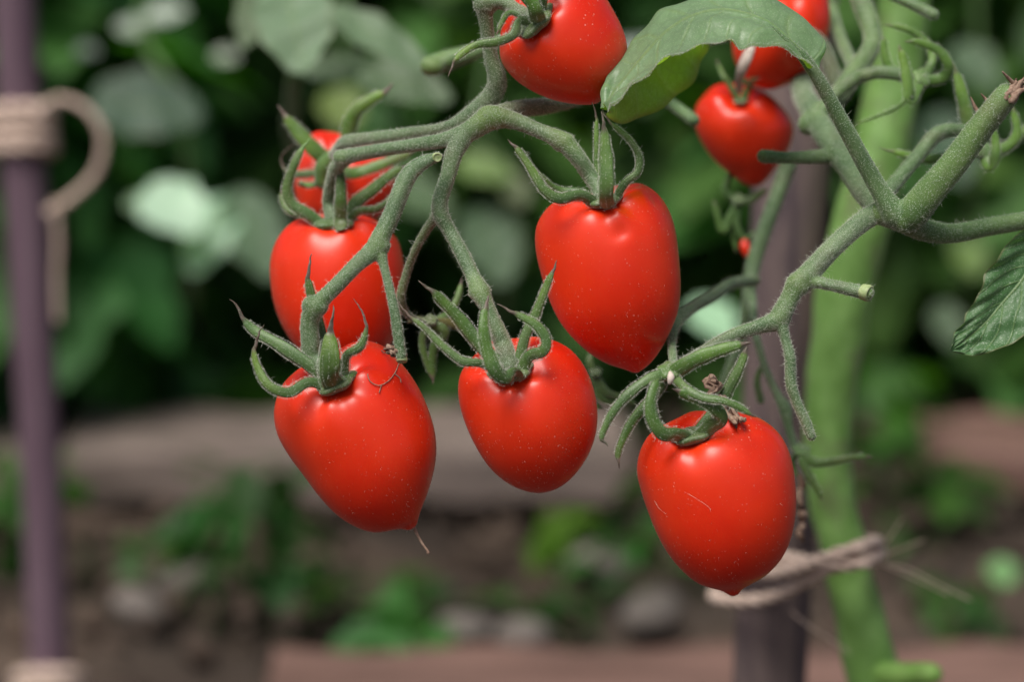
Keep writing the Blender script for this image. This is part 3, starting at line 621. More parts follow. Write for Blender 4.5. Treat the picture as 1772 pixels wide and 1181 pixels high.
# ---- fruitless calyces carried by the plant
def empty_calyx(x, y, d, rpx, n, tint=(1, 1, 1)):
    T = dict(hub=np.array(P(x, y, d)), n=np.array(n)/np.linalg.norm(n), root=PL); return calyx(T, r=R(rpx, d), tint=tint, flat=.6)
c = empty_calyx(1158, 648, .682, 20, (0, -.5, .8), (1.1, 1.15, .8)); d = .681
sepal(c, [(1160,648,0),(1185,632,-2),(1220,615,-3),(1255,603,-3),(1275,598,-3),(1300,594,-3)], d, 28, .14, tint=(.95,1.1,.6), fold=.3)
sepal(c, [(1155,648,0),(1125,655,-2),(1090,680,-3),(1062,712,-3),(1045,745,-3),(1042,760,-3),(1053,773,-3)], d, 19, .11, bright=(1.15,1.1,.9))
sepal(c, [(1165,650,0),(1185,672,-4),(1215,688,-6),(1250,694,-7),(1280,706,-7),(1296,716,-7),(1315,724,-7)], d, 17, .14, tint=(.95,1,.7))
sepal(c, [(1150,655,2),(1128,690,3),(1095,728,3),(1076,765,2),(1069,790,2),(1072,813,2)], d, 19, .13, tint=(.9,1,.6))
V, F, C = px_tube([(1160,646,.676,3.5),(1161,654,.674,6.5),(1159,662,.674,4)], seg=12); mesh_obj('pale_bud', V, F, M_PALE, PL)
parts = []
pp = [(1238,655),(1226,666),(1240,672),(1228,684),(1246,690),(1258,700),(1268,715),(1280,730)]
for k in range(7):
    q = [(a+rng.uniform(-9, 9)*(1-.0*i), b+rng.uniform(-7, 7), (front_depth(a, b) or .69)-.003+rng.uniform(-.0015, .001) if b > 712 else .686+rng.uniform(-.002, .002), rng.uniform(2.5, 5)) for i, (a, b) in enumerate(pp)]
    V, F, C = px_tube(q, seg=6, knob=.3); parts.append((V+rng.normal(0, .00015, V.shape), F))
V, F = join(parts); mesh_obj('withered_flower', V, F, M_DRY, PL)
c = empty_calyx(745, 560, .728, 12, (0, -.5, .8), (1, .9, .7)); d = .728
for q, wd, ti in (([(745,560,0),(770,575,0),(752,600,2),(748,630,3),(750,665,3)], 20, (.9,1,.7)), ([(745,560,0),(770,548,2),(790,520,4),(800,480,6)], 16, (1.2,1.3,1.1)),
              ([(745,560,0),(780,560,2),(815,572,4)], 20, (1.6,.9,1.0)), ([(745,560,0),(730,590,2),(742,640,3),(748,660,3)], 14, (1,1,.9)), ([(745,560,0),(720,552,-1),(705,560,-1)], 12, (1.4,.9,.9))):
    sepal(c, q, d, wd, .15, back=True, tint=ti, nh=.3)
c = empty_calyx(1030, 650, .76, 10, (0, -.5, .8)); d = .76
for q in ([(1030,650,0),(1020,625,0),(1028,600,2)], [(1030,650,0),(1050,680,0),(1080,690,2),(1110,705,3)], [(1030,650,0),(1040,690,0),(1075,700,2)], [(1030,650,0),(1015,690,2),(1045,712,2)]): sepal(c, q, d, 16, .15, back=True, nh=0)
c = empty_calyx(1385, 785, .762, 15, (.1, -.4, .8), (1.2,1.3,1)); d = .76
for q, wd in (([(1385,785,0),(1410,802,0),(1450,798,-1),(1480,792,-1),(1512,792,-1)], 17), ([(1385,790,0),(1398,820,0),(1412,845,0),(1424,868,0)], 17), ([(1380,780,0),(1372,800,3),(1380,830,4)], 12)): sepal(c, q, d, wd, .12, back=True, nh=.4, tint=(.9,1,.7))
parts = []
for k in range(5):
    V, F, C = px_tube([(1386+rng.uniform(-5, 3), 825+k*22+i*12, .765+rng.uniform(-.002, .002), rng.uniform(4, 9)) for i in range(3)], seg=7, knob=.3); parts.append((V, F))
V, F = join(parts); mesh_obj('withered_flower', V, F, M_DRY, PL)
c = empty_calyx(1695, 262, .742, 20, (.3, -.6, .5), (1.2,1.3,1.2)); d = .742
for q, wd, tp in (([(1695,262,0),(1680,240,0),(1674,205,-2),(1665,165,-3),(1655,125,-3),(1648,105,-3)], 27, .17), ([(1690,262,0),(1650,272,-1),(1600,275,-2),(1560,266,-3),(1520,256,-3)], 20, .2),
                  ([(1700,265,-1),(1712,290,-4),(1722,270,-6),(1722,240,-6),(1715,215,-6)], 20, .1), ([(1705,262,0),(1740,255,-2),(1760,232,-3),(1757,205,-3),(1750,180,-3)], 20, .12), ([(1705,262,0),(1730,262,1),(1762,240,2),(1790,200,2)], 18, .12)):
    sepal(c, q, d, wd, tp, back=True, nh=.6, tint=(1.1,1.25,.65), tipcol=(1.2,.8,1.1))
c = empty_calyx(1592, 138, .745, 17, (.3, -.6, .5), (1.5,1.5,1.3)); d = .744
for q, wd, tp in (([(1590,138,0),(1580,165,-4),(1574,175,-7),(1572,150,-8),(1565,110,-8),(1556,75,-8)], 24, .12), ([(1598,138,0),(1630,135,0),(1642,115,-2),(1625,88,-3),(1590,73,-4),(1563,70,-4)], 20, .12),
                  ([(1595,135,0),(1612,110,2),(1608,80,3),(1580,55,3),(1550,45,3),(1525,42,3)], 16, .15), ([(1570,135,2),(1545,125,3),(1532,100,3),(1528,60,3)], 20, .1), ([(1592,140,1),(1560,180,3),(1520,200,4),(1475,215,5)], 8, .1)):
    sepal(c, q, d, wd, tp, back=True, nh=.4, tint=(1.2,1.3,.8), tipcol=(1.4,.9,1.2))
c = empty_calyx(1278, 350, .80, 12, (0, -.5, .8)); d = .80
for q, wd in (([(1278,350,0),(1300,345,0),(1330,325,-2)], 16), ([(1278,350,0),(1262,380,0),(1250,400,0),(1235,345,0)], 18), ([(1278,350,0),(1275,390,0),(1290,415,0),(1312,395,0)], 14), ([(1278,350,0),(1255,330,0),(1268,290,0)], 16), ([(1278,350,0),(1270,400,2),(1275,440,2)], 12)):
    sepal(c, q, d, wd, .1, back=True, nh=0, tint=(.7,.85,.6))
for q, wd in (([(1255,690,0),(1262,660,0),(1275,620,0)], 22), ([(1318,700,0),(1310,660,0),(1322,625,0)], 14)):
    sepal(PL, q, .775, wd, .1, back=True, nh=.3, name='leaflet')

# ------------------------------------------------------------------ leaves by guide curves
def loft(name, guides, nu, nv, parent, m, wav=.0, thick=.00035, vmap=None, rib=None):
    g = [cr(gg, nu) for gg in guides]; V = []; st = []
    for i in range(nu):
        row = np.array([P(*q[i]) for q in g]); r = cr(row, nv)
        for j in range(nv):
            u = i/(nu-1); v = j/(nv-1); V.append(r[j]); vv = np.interp(v, *(vmap if vmap else ([0, .5, 1], [-1, 0, 1]))); st.append((u, vv))
    V = np.array(V); st = np.array(st)
    F = [(i*nv+j, i*nv+j+1, (i+1)*nv+j+1, (i+1)*nv+j) for i in range(nu-1) for j in range(nv-1)]
    gr = V.reshape(nu, nv, 3); du = np.gradient(gr, axis=0); dv = np.gradient(gr, axis=1); n = np.cross(du, dv); n /= np.linalg.norm(n, axis=2)[..., None]+1e-12
    n = n.reshape(-1, 3); vv = np.abs(st[:, 1])
    ph = st[:, 0]*8-vv*2.1; quilt = np.cos(2*np.pi*ph)*.5+.5
    disp = wav*(vv**1.2*np.sin(st[:, 0]*31+st[:, 1]*3)*np.where(vv > .6, 1, .5)*1.0) - .0004*(1-quilt)**1.6*np.minimum(vv*5, 1)*(1 if wav else 1) - .0010*np.exp(-(vv/.06)**2)
    disp = disp+(.0010 if m is M_ARCH else .0005)*np.sin(st[:, 0]*9+vv*6+st[:, 1])*np.minimum(vv*3, 1)+.0003*np.sin(st[:, 0]*47+st[:, 1]*9)*vv
    V = V+n*disp[:, None]
    o = mesh_obj(name, V, F, m, parent, cols=np.ones((len(V), 3)), uvs=st)
    md = o.modifiers.new('sub', 'SUBSURF'); md.levels = 1; md.render_levels = 1
    return o, V, n
# arching leaf: front edge / midrib / ridge / drooping far edge
gF = [(1402,122,.686),(1380,102,.684),(1350,80,.681),(1310,76,.678),(1285,78,.677),(1262,69,.676),(1225,80,.675),(1180,98,.675),(1140,118,.676),(1100,150,.678),(1062,176,.681),(1049,184,.684)]
gM = [(1404,112,.688),(1372,78,.687),(1330,42,.687),(1280,24,.688),(1235,22,.689),(1195,34,.690),(1160,55,.691),(1125,90,.691),(1095,125,.690),(1070,155,.689),(1056,175,.688),(1048,186,.687)]
gR = [(1410,112,.690),(1418,80,.692),(1390,40,.695),(1340,2,.698),(1270,-12,.701),(1200,-6,.703),(1145,12,.703),(1112,50,.702),(1088,90,.700),(1062,128,.697),(1050,155,.693),(1047,190,.690)]
gB = [(1408,116,.691),(1415,85,.698),(1395,60,.710),(1345,50,.722),(1290,60,.728),(1240,72,.730),(1225,95,.730),(1200,140,.727),(1160,172,.722),(1112,200,.714),(1070,213,.705),(1046,196,.694)]
o, V, n = loft('leaf', [gF, gM, gR, gB], 110, 40, PL, M_ARCH, wav=.00012, vmap=([0, .333, .667, 1], [-1, 0, .5, 1]))
sel = rng.integers(0, len(V), 6000); fr = np.abs(np.arange(len(V)) % 40) < 2
nn = np.where((n@np.array(FW) > 0)[:, None], -n, n)
Vf = V[fr]; k = rng.integers(0, len(Vf)-2, 2600); f = rng.random((2600, 1)); E1 = Vf[k]*(1-f)+Vf[k+2]*f
hairs(o, E1, np.tile(-np.array(UP), (2600, 1)), 2300, 40, spread=.6, ls=(.00015, .0003)); 
# right hand leaf
g1 = [(1810,365,.70),(1772,395,.699),(1738,428,.698),(1708,470,.697),(1694,510,.696),(1672,550,.695),(1652,580,.694),(1645,602,.694)]
g2 = [(1840,385,.704),(1815,420,.703),(1790,452,.702),(1765,490,.700),(1735,525,.699),(1705,560,.697),(1672,588,.695),(1647,606,.694)]
g3 = [(1880,400,.702),(1880,440,.700),(1865,485,.698),(1835,530,.697),(1790,568,.696),(1745,598,.695),(1690,616,.695),(1650,610,.694)]
loft('leaf', [g1, g2, g3], 60, 26, PL, M_LEAFD, wav=.0005)
V, F, C = px_tube([(1842,384,.704,7),(1870,340,.71,9),(1900,345,.73,10)], seg=12); mesh_obj('petiole', V, F, M_STEM, PL, cols=np.ones((len(V), 3)))

# ------------------------------------------------------------------ stakes and twine
def stake(name, a, b, rr, m, label, cat):
    a = np.array(a); b = np.array(b); n = 40; C = a+(b-a)*np.linspace(0, 1, n)[:, None]; C[:, 0] += .0012*np.sin(np.linspace(0, 9, n))
    V, F = tube_world(C, np.full(n, rr)*(1+.03*np.sin(np.linspace(0, 20, n))), 28, rnd=False); o = mesh_obj(name, V, F, m); return tag(o, label, cat)
def down(x0, y0, x1, y1, d, z0, z1):                  # line seen between two pixels, kept upright in depth
    A = P(x0, y0, d); B = P(x1, y1, d); A = CAM+(A-CAM)*(A.y and (B.y/A.y)); dr = A-B; return B+dr*((z1-B.z)/dr.z), B+dr*((z0-B.z)/dr.z)
t, b_ = down(1382, 150, 1328, 1150, .925, -.03, .85); stake('garden_stake', t, b_, R(64, .925), M_STAKE2, 'worn purple stake standing behind the thick green stem, tied with twine', 'garden stake')
t, b_ = down(30, 60, 82, 1150, 1.30, -.03, .95); stake('garden_stake', t, b_, R(41, 1.13), M_STAKE, 'slim purple stake at the left edge of the photo with a twine loop', 'garden stake')
def twine(strands, label, m=M_TWINE):
    parts = []
    for s in strands:
        p = np.array(s, float); L = np.sum(np.hypot(*(np.diff(p[:, :2], axis=0).T))); n = max(30, int(L/3)); q = cr(p, n)
        C = np.array([P(*r[:3]) for r in q]); rad = q[:, 3]*K*q[:, 2]; T, N, B = frames(C); a = np.cumsum(np.r_[0, np.linalg.norm(np.diff(C, axis=0), axis=1)])*math.pi*2/(rad.mean()*9)
        for k in range(3):
            t_ = a+k*2*math.pi/3; V, F = tube_world(C+(N*np.cos(t_)[:, None]+B*np.sin(t_)[:, None])*rad[:, None]*.5, rad*.58, 8); parts.append((V, F))
        nf = n*3; k = rng.integers(0, n, nf)
        for i in k[:n//2]:
            dv = rng.normal(0, 1, 3); dv /= np.linalg.norm(dv); l = rng.uniform(.001, .005); c0 = C[i]; c1 = c0+dv*l*.5+rng.normal(0, .0008, 3); c2 = c0+dv*l
            V, F = tube_world(np.array([c0, c1, c2]), np.array([.00005, .00004, .00002]), 3, rnd=False); parts.append((V, F))
    V, F = join(parts); return mesh_obj('garden_twine', V, F, m)
tw = twine([[(1250,1038,.905,11.5),(1300,1040,.895,11.5),(1350,1028,.885,11.5),(1400,1003,.87,11.5),(1440,983,.855,11.5),(1500,973,.850,12.3),(1522,960,.87,11.5),(1500,948,.90,11.5),(1420,953,.93,11.5)],
            [(1270,973,.905,13.3),(1330,991,.885,13.3),(1390,980,.865,12.3),(1440,963,.852,12.3),(1495,946,.850,12.3),(1518,940,.87,11.5),(1490,938,.90,11.5)],
            [(1290,953,.90,12.3),(1345,963,.885,13.3),(1400,973,.865,12.3),(1450,978,.852,11.5),(1505,968,.856,11.5)],
            [(1250,1038,.91,11.5),(1238,1028,.94,11.5),(1290,988,.965,11.5),(1380,973,.96,11.5),(1430,963,.93,11.5)],
            [(1262,973,.91,11.5),(1250,963,.94,11.5),(1320,948,.965,11.5),(1390,948,.95,11.5)]], '')
tag(tw, 'pale jute twine tying the thick green stem to the worn stake', 'twine')
parts = []
for q in ([(1370,1060),(1400,1085),(1440,1110),(1470,1130)], [(1520,975),(1570,985),(1620,1010),(1680,1040)], [(1520,965),(1560,950),(1600,935)], [(1518,955),(1540,930),(1560,900)], [(1520,975),(1580,1000),(1640,1030)]):
    V, F, C = px_tube([(a, b, .88-i*.003, 1.0) for i, (a, b) in enumerate(q)], seg=5); parts.append((V, F))
V, F = join(parts); mesh_obj('loose_fibre', V, F, M_TWINE, tw)
SY = P(82, 1150, 1.30).y
def atY(x, y, Y): return Y/(P(x, y, 1)-CAM).y            # depth of a pixel on an upright plane
def loop_around(y, r, d, x0):
    d = atY(x0, y, SY); return [(x0+math.cos(a)*r, y+5*math.sin(a), d+math.sin(a)*R(r, d)*1.08, 12) for a in np.linspace(0, 2*math.pi, 20)]
tw = twine([loop_around(192, 49, 1.13, 38), loop_around(215, 48, 1.13, 39), loop_around(240, 49, 1.13, 40), loop_around(258, 48, 1.13, 41),
            [(60,200,atY(60,200,SY)-.022,7.5),(100,172,atY(100,172,SY)-.022,6.8),(150,190,atY(150,190,SY)-.022,6.8),(178,240,atY(178,240,SY)-.022,7.5),(165,300,atY(165,300,SY)-.022,7.5),(120,345,atY(120,345,SY)-.022,8.2),(85,368,atY(85,368,SY)-.022,9.0)],
            [(95,350,atY(95,350,SY)-.022,6.0),(100,420,atY(100,420,SY)-.022,6.0),(98,480,atY(98,480,SY)-.022,6.0),(100,555,atY(100,555,SY)-.022,5.2)]], '')
tag(tw, 'pale twine looped round the slim left stake with a hanging bow', 'twine')
tw = twine([loop_around(1172, 52, 1.13, 84), loop_around(1195, 52, 1.13, 84)], ''); tag(tw, 'pale twine wound low on the slim left stake at the frame bottom', 'twine')

# ------------------------------------------------------------------ ground
def hnoise(x, y):
    h = np.zeros_like(x)
    for k, (f, a) in enumerate(((3, .010), (7, .010), (17, .007), (38, .005), (80, .003))):
        for s in range(3):
            an = rng.uniform(0, 6.28); h += a/2*np.sin(f*(x*math.cos(an)+y*math.sin(an))*1.7+rng.uniform(0, 6.28)+1.5*np.sin(f*.6*y+s))
    return h
n = 260; t = np.linspace(-1, 1, n); gx = np.sinh(t*4.2)/np.sinh(4.2)*60; gy = 1.7+np.sinh(t*4.2)/np.sinh(4.2)*60
X, Y = np.meshgrid(gx, gy); Z = hnoise(X, Y)*np.exp(-((X)**2+(Y-2)**2)/40)-.012
V = np.c_[X.ravel(), Y.ravel(), Z.ravel()]; F = [(i*n+j, i*n+j+1, (i+1)*n+j+1, (i+1)*n+j) for i in range(n-1) for j in range(n-1)]
mesh_obj('soil', V, F, M_SOIL, kind='structure')
def board(c0, c1, width, h, m, label, z=0.0, tilt=0.0):
    a = np.array(c0); b = np.array(c1); dr = b-a; L = np.linalg.norm(dr); dr /= L; s = np.array([-dr[1], dr[0], 0]); s /= np.linalg.norm(s); up = np.cross(dr, s)
    V = []; F = []; nn = 40; bv = .004; sec = [(-.5+bv/width, 0), (-.5, bv/h), (-.5, 1-bv/h), (-.5+bv/width, 1), (0, 1.03), (.5-bv/width, 1), (.5, 1-bv/h), (.5, bv/h), (.5-bv/width, 0)]
    for i in range(nn):
        for (q, zz) in sec: V.append(a+dr*L*i/(nn-1)+s*q*width*(1+.01*math.sin(i))+up*(zz*h+.002*math.sin(i*.7+q*5)))
    k = len(sec)
    for i in range(nn-1):
        for j in range(k): l = (j+1) % k; F.append((i*k+j, i*k+l, (i+1)*k+l, (i+1)*k+j))
    F.append(tuple(range(k-1, -1, -1))); F.append(tuple((nn-1)*k+j for j in range(k)))
    return tag(mesh_obj('wooden_board', V, F, m, smooth=False), label, 'board', 'boards lying on the soil')
g = lambda x, y, z=.0: np.array(G(x, y, z))
board(g(130,840), g(1080,835), .11, .035, M_BOARD, 'weathered grey board lying on soil below the left bushes')
board(g(470,1222), g(2300,1215), .07, .018, M_BRICK, 'reddish brown board along the bottom edge of the photo')
board(g(1560,825), g(2300,840), .10, .03, M_BRICK, 'short reddish brown board on the soil right of the thick stem')
board(g(-500,860), g(60,850), .09, .03, M_BOARD, 'grey board end showing left of the slim stake')
# stones
def stone(x, y, r, label, m=M_STONE):
    c = g(x, y, r*.4); V = []; F = []; a1, a2 = rng.uniform(0, 6, 2); NR, NS = 10, 16
    for i in range(NR+1):
        th = math.pi*i/NR
        for j in range(NS):
            p_ = 2*math.pi*j/NS; k = r*(1+.14*math.sin(2*p_+a1)*math.sin(th)+.1*math.sin(3*th+a2)*math.cos(p_)); V.append(c+np.array([k*math.sin(th)*math.cos(p_)*1.15, k*math.sin(th)*math.sin(p_), k*math.cos(th)*.7]))
    for i in range(NR):
        for j in range(NS): k = (j+1) % NS; F.append((i*NS+j, (i+1)*NS+j, (i+1)*NS+k, i*NS+k))
    return tag(mesh_obj('stone', V, F, m), label, 'stone', 'stones on the soil')
stone(800,1090,.012,'round pale grey stone on soil at bottom centre'); stone(905,1100,.012,'pale stone just right of the bottom centre stone')
stone(240,1050,.013,'pale stone low on the soil beside the slim left stake'); stone(1130,1060,.016,'grey stone on soil below and left of the nippled tomato')
stone(330,1000,.016,'grey stone on soil left of the small weeds'); stone(1040,980,.016,'grey stone on soil between the two lower tomatoes')
# clods and crumbs: nobody could count them
cv = []; cf = []
bs = [(math.sin(a)*math.cos(b), math.sin(a)*math.sin(b), math.cos(a)) for a in (0.01, .8, 1.6, 2.4, 3.13) for b in np.linspace(0, 2*math.pi, 6, endpoint=False)]
bf = [(i*6+j, (i+1)*6+j, (i+1)*6+(j+1) % 6, i*6+(j+1) % 6) for i in range(4) for j in range(6)]
N_ = 4200; M4 = np.zeros((N_, 4, 4))
for i in range(N_):
    y = rng.uniform(.5, 3.2); x = rng.uniform(-.9, .9)*y*.5; s = rng.uniform(.003, .012)
    A = rng.normal(0, 1, (3, 3)); q, _ = np.linalg.qr(A); M4[i, :3, :3] = q*s*np.array([1, .7, .8]); M4[i, :3, 3] = (x, y, .0); M4[i, 3, 3] = 1
V, F = instance(bs, bf, M4); mesh_obj('soil_clods', V, F, M_SOIL, kind='stuff')

# ------------------------------------------------------------------ background plants
def leafshape(nu=9, lob=.25):
    V = []; F = []
    for i in range(nu):
        u = i/(nu-1); wd = .33*math.sin(math.pi*u**.75)**.8*(1+lob*math.sin(u*17)) if 0 < u < 1 else 0.01
        for v in (-1, -.5, 0, .5, 1): V.append((v*wd, u, -.25*u*u+.10*abs(v)*wd*2+.02*math.sin(u*9+v)))
    for i in range(nu-1):
        for j in range(4): F.append((i*5+j, i*5+j+1, (i+1)*5+j+1, (i+1)*5+j))
    return np.array(V), F
LV, LF = leafshape()
def rotm(az, el, roll):
    return np.array((Matrix.Rotation(az, 3, 'Z') @ Matrix.Rotation(el, 3, 'X') @ Matrix.Rotation(roll, 3, 'Y')))
def bush(name, x, y, rad, height, nleaf, label, cat='bush', size=(.05, .10), hue=(1, 1, 1), z0=.02, group='leafy plants behind the vine', var=.35, m=None, flat=0.0):
    root = thing(name, (x, y, 0), label, cat, group); M4 = np.zeros((nleaf, 4, 4)); M4[:, 3, 3] = 1; cc = []
    # stems
    parts = []; tips = []
    for k in range(7):
        a = rng.uniform(0, 6.28); q = rad*.7*rng.random(); e = np.array([x+q*math.cos(a), y+q*math.sin(a), height*rng.uniform(.6, .95)]); s = np.array([x+.03*math.cos(a), y+.03*math.sin(a), -.03])
        C = cr([s, (s+e)/2+rng.normal(0, .02, 3), e], 16); V, F = tube_world(C, np.linspace(.007, .002, 16)*min(1, rad*4), 8); parts.append((V, F)); tips.append(C)
    V, F = join(parts); mesh_obj('stem', V, F, M_THICK, root, cols=np.ones((len(V), 3))*.5)
    cl = [(rng.normal(0, .4, 3)) for _ in range(14)]
    for i in range(nleaf):
        c = cl[rng.integers(14)]; p = c*.8+rng.normal(0, .42, 3); nn_ = np.linalg.norm(p[:2]); 
        if nn_ > 1: p[:2] /= nn_
        pz = np.clip(.5+p[2]*.42, 0, 1); pos = (x+p[0]*rad, y+p[1]*rad, z0+pz*(height-z0))
        s = rng.uniform(*size); az = math.atan2(p[1], p[0])-math.pi/2+rng.normal(0, .8); el = rng.normal(-.35, .5)*(1-flat)
        M4[i, :3, :3] = rotm(az, el, rng.normal(0, .4))*s; M4[i, :3, 3] = pos
        cc.append(np.array(hue)*(.62 if cat == 'weed' else 1)*rng.uniform(1-var, 1+var)*np.array([rng.uniform(.8, 1.25), 1, rng.uniform(.7, 1.3)]))
    V, F = instance(LV, LF, M4); o = mesh_obj('foliage', V, F, m or M_BGLEAF, root, cols=np.repeat(np.array(cc), len(LV), axis=0)); o['kind'] = 'stuff'
    return root
dk = (.75, .85, .8); md_ = (1, 1, 1); lg = (1.25, 1.3, .9)
for i, (x, y, rd, h, hu, lb) in enumerate(((-.60, 1.92, .26, .62, dk, 'dark leafy bush at far left behind the slim stake'), (-.40, 1.86, .20, .60, (.6, .9, .9), 'dark green bush between the slim stake and the sheen-painted mint leaf'), (-.20, 2.12, .24, .66, dk, 'dark green bush behind the lower left tomato stalk'),
    (.02, 2.12, .24, .66, md_, 'dark leafy bush behind the central tomato'), (.24, 2.08, .22, .66, dk, 'dense green bush behind the thick green stem'), (.48, 2.02, .24, .64, md_, 'green bush at the far right edge of the photo'))):
    bush('leafy_bush', x, y, rd, h, 1700, lb, hue=np.array(hu)*1.35, z0=-.06)
for i, (x, y, h, hu, lb) in enumerate(((-.75, 2.6, 1.1, md_, 'tall bush in the farthest row at the left'), (-.35, 2.65, 1.15, md_, 'tall bush in the farthest row left of centre'), (.05, 2.7, 1.2, md_, 'tall bush in the farthest row at centre'), (.45, 2.65, 1.15, md_, 'tall bush in the farthest row right of centre'), (.85, 2.6, 1.1, md_, 'tall bush in the farthest row at the right'))):
    bush('tall_bush', x, y, .38, h, 2400, lb, hue=np.array(hu)*1.5, size=(.07, .13))
# low weeds
for (x, y, r, h, nl_, hu, lb) in ((425,1020,.030,.085,44,(.9,1.5,1),'broad green weed on the soil under the left tomato'), (950,965,.008,.034,9,(2.4,2.6,.5),'bright yellow-green weed on soil under the smallest front tomato'),
        (640,1040,.035,.018,13,(.9,1.2,.6),'low green weed on soil right of the broad weed'), (690,1120,.016,.018,14,(1.0,1.8,1.0),'small green weed beside the bottom board'), (1090,1000,.03,.030,24,(.9,1.5,.8),'green weed on soil between the lower tomatoes'),
        (1640,880,.02,.03,16,(1.1,1.5,.8),'green weed on soil near the right board'), (10,960,.03,.08,26,(1,1.5,.6),'green weed at left edge beside the stake foot'), (1540,880,.028,.10,34,(1,1.6,.4),'leafy weed just right of the thick stem'),
        (900,1075,.035,.014,12,(.8,1.2,.6),'sparse flat weed on soil at bottom centre, right of the pale stones'), (250,985,.03,.02,12,(.7,1.2,.7),'dark flat weed on soil right of the slim stake foot'),
        (1210,940,.03,.04,26,(.9,1.4,.9),'dark weed on soil just behind the nippled tomato'), (1690,1060,.03,.016,10,(.9,1.2,.6),'sparse flat weed on soil at bottom right')):
    p = g(x, y); bush('weed', p[0], p[1], r, h, nl_, lb, 'weed', (.018, .035), hu, .0, 'weeds on the soil', .3)

# single blurred leaves standing out behind, carried by slender plants of their own
def big_leaf(parent, x, y, d, L, wpx, ang, m, tint=(1, 1, 1), face=(0, -.6, .8), curl=.2):
    n = Vector(face).normalized(); ax = (Vector((1, 0, 0))*math.cos(ang)+UP*(-math.sin(ang))); ax = (ax-n*ax.dot(n)).normalized(); sd = n.cross(ax)
    c = P(x, y, d); Lm = R(L, d); Wm = R(wpx, d); V = []; nu, nv = 22, 9; st = []
    for i in range(nu):
        u = i/(nu-1); wd = Wm*.5*math.sin(math.pi*min(1, u**.8*1.0))**.6*(1+.07*math.sin(u*21)) if 0 < u < 1 else 1e-4
        for j in range(nv):
            v = -1+2*j/(nv-1); V.append(c+ax*(Lm*(u-.5))+sd*v*wd+n*(-curl*Lm*(u-.4)**2-.12*wd*(1-abs(v))+.03*Wm*math.sin(u*14+v*2))); st.append((u, v))
    F = [(i*nv+j, i*nv+j+1, (i+1)*nv+j+1, (i+1)*nv+j) for i in range(nu-1) for j in range(nv-1)]
    return mesh_obj('leaf', np.array([tuple(q) for q in V]), F, m, parent, cols=np.ones((len(V), 3))*np.array(tint), uvs=st)
def slender(x, d, label, pts):
    b = P(x, 600, 2.0); r = thing('tomato_plant', (b.x, b.y, 0), label, 'tomato plant')
    C = cr([(b.x, b.y, -.02)]+[tuple(P(*q)) for q in pts], 60); V, F = tube_world(C, np.linspace(.004, .0018, 60), 10); mesh_obj('stem', V, F, M_THICK, r, cols=np.ones((len(V), 3))*np.array((.45, .5, .55))); return r
A1 = slender(560, 1.05, 'slender tomato plant with pale sage leaves at top left', [(540,560,1.9),(560,400,1.5),(510,250,1.15),(506,190,1.03),(510,120,.98),(520,20,.98),(560,-200,1.0)])
big_leaf(A1, 508, 35, .96, 210, 138, math.radians(80), M_LEAF, (.85, 1.0, .9), (0, -.75, .65))
big_leaf(A1, 655, 60, .98, 215, 76, math.radians(38), M_LEAF, (.70, .85, .72), (.1, -.7, .7))
big_leaf(A1, 590, 112, 1.0, 130, 50, math.radians(-12), M_LEAF, (.4, .55, .4), (0, -.8, .6))
big_leaf(A1, 440, 20, 1.02, 150, 70, math.radians(100), M_LEAF, (0.50, 0.57, 0.42), (0, -.7, .7))
big_leaf(A1, 700, 140, 1.05, 180, 90, math.radians(25), M_LEAF, (0.38, 0.50, 0.34), (0, -.7, .7))
A2 = slender(330, 1.5, 'blurred plant with a leaf painted mint with sky sheen left of the vine', [(330,560,1.9),(330,450,1.6),(320,200,1.5),(250,60,1.5),(260,-100,1.5)])
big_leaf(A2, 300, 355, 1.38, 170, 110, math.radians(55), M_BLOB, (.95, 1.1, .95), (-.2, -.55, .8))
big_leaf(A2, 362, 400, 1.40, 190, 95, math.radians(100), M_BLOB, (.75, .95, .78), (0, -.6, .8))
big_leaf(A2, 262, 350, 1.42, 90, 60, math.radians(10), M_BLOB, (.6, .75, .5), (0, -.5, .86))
big_leaf(A2, 230, 45, 1.5, 60, 50, math.radians(20), M_BLOB, (.8, .75, .75), (0, -.5, .86))  # small pale leaves here stand in for blurred glints, brightness painted in
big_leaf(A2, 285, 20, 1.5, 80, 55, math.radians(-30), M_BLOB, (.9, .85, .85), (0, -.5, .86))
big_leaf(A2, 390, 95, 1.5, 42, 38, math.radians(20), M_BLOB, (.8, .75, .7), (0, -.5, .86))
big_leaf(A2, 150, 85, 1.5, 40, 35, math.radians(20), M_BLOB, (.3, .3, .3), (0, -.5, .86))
big_leaf(A2, 255, 180, 1.4, 200, 130, math.radians(10), M_LEAF, (0.10, 0.27, 0.22), (0, -.8, .6))
A3 = slender(600, 1.45, 'blurred plant with a yellow leaf behind the upper left tomato', [(600,560,1.9),(600,300,1.55),(590,150,1.45),(600,-100,1.45)])
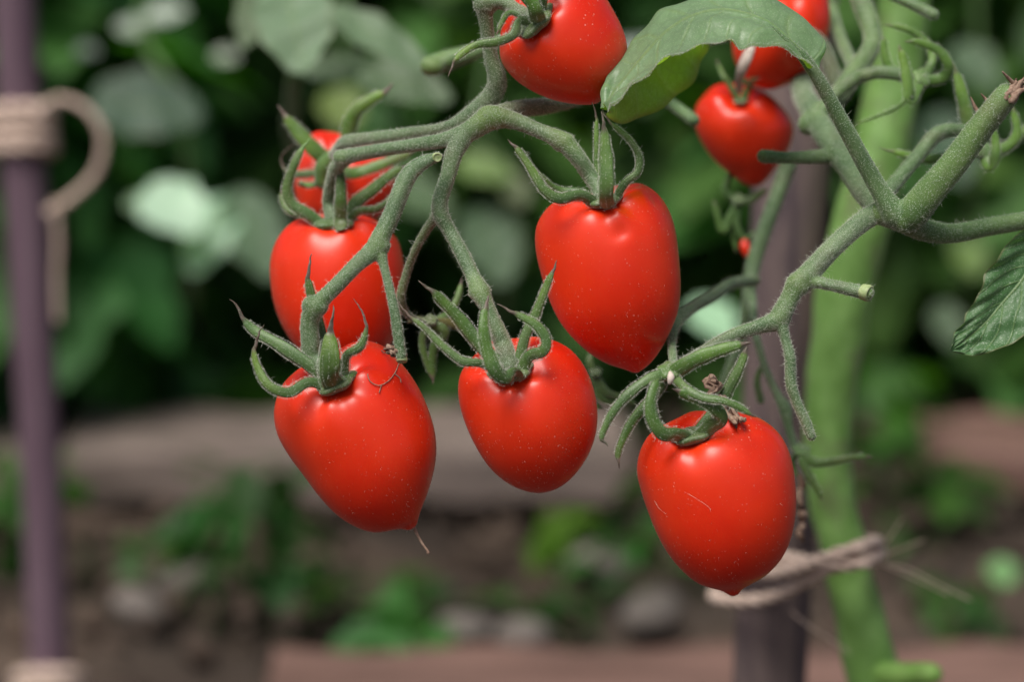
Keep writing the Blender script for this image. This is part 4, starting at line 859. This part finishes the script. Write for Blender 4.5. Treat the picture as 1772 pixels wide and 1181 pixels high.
big_leaf(A3, 592, 185, 1.4, 95, 80, math.radians(80), M_LEAFD, (2.2, 1.3, .3), (0, -.7, .7))
big_leaf(A3, 440, 400, 1.4, 200, 110, math.radians(70), M_LEAF, (0.27, 0.47, 0.32), (0, -.7, .7))
big_leaf(A3, 730, 340, 1.5, 120, 80, math.radians(40), M_LEAF, (0.27, 0.47, 0.20), (0, -.7, .7))
A4 = slender(880, 1.5, 'blurred plant with tan and sage leaves behind the central stalk', [(870,560,1.9),(880,330,1.55),(830,200,1.5),(900,-100,1.5)])
big_leaf(A4, 893, 325, 1.45, 75, 50, math.radians(70), M_LEAF, (0.64, 0.57, 0.39), (0, -.7, .7))
big_leaf(A4, 840, 290, 1.45, 110, 60, math.radians(20), M_LEAFD, (2.0, 1.4, .6), (0, -.7, .7))
big_leaf(A4, 850, 420, 1.45, 170, 110, math.radians(75), M_LEAF, (0.22, 0.38, 0.24), (0, -.7, .7))
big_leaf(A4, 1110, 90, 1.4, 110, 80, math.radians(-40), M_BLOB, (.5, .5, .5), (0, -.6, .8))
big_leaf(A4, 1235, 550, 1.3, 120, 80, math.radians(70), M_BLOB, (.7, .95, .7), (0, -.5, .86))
A5 = slender(1660, 1.6, 'blurred plant with grey-green leaves behind the right shoots', [(1660,560,1.9),(1690,300,1.65),(1690,-100,1.6)])
big_leaf(A5, 1690, 110, 1.5, 110, 80, math.radians(60), M_LEAF, (0.32, 0.47, 0.35), (0, -.7, .7))
big_leaf(A5, 1680, 445, 1.5, 80, 60, math.radians(80), M_LEAFD, (1.5, 1.1, .3), (0, -.7, .7))
big_leaf(A5, 1640, 560, 1.5, 90, 60, math.radians(80), M_LEAF, (0.27, 0.38, 0.27), (0, -.7, .7))
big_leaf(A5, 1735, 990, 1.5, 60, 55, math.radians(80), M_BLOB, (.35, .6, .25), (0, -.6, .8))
big_leaf(A5, 1645, 250, 1.5, 160, 100, math.radians(80), M_LEAF, (0.10, 0.27, 0.20), (0, -.7, .7))

for o in bpy.data.objects:
    if '_o' in o: del o['_o']
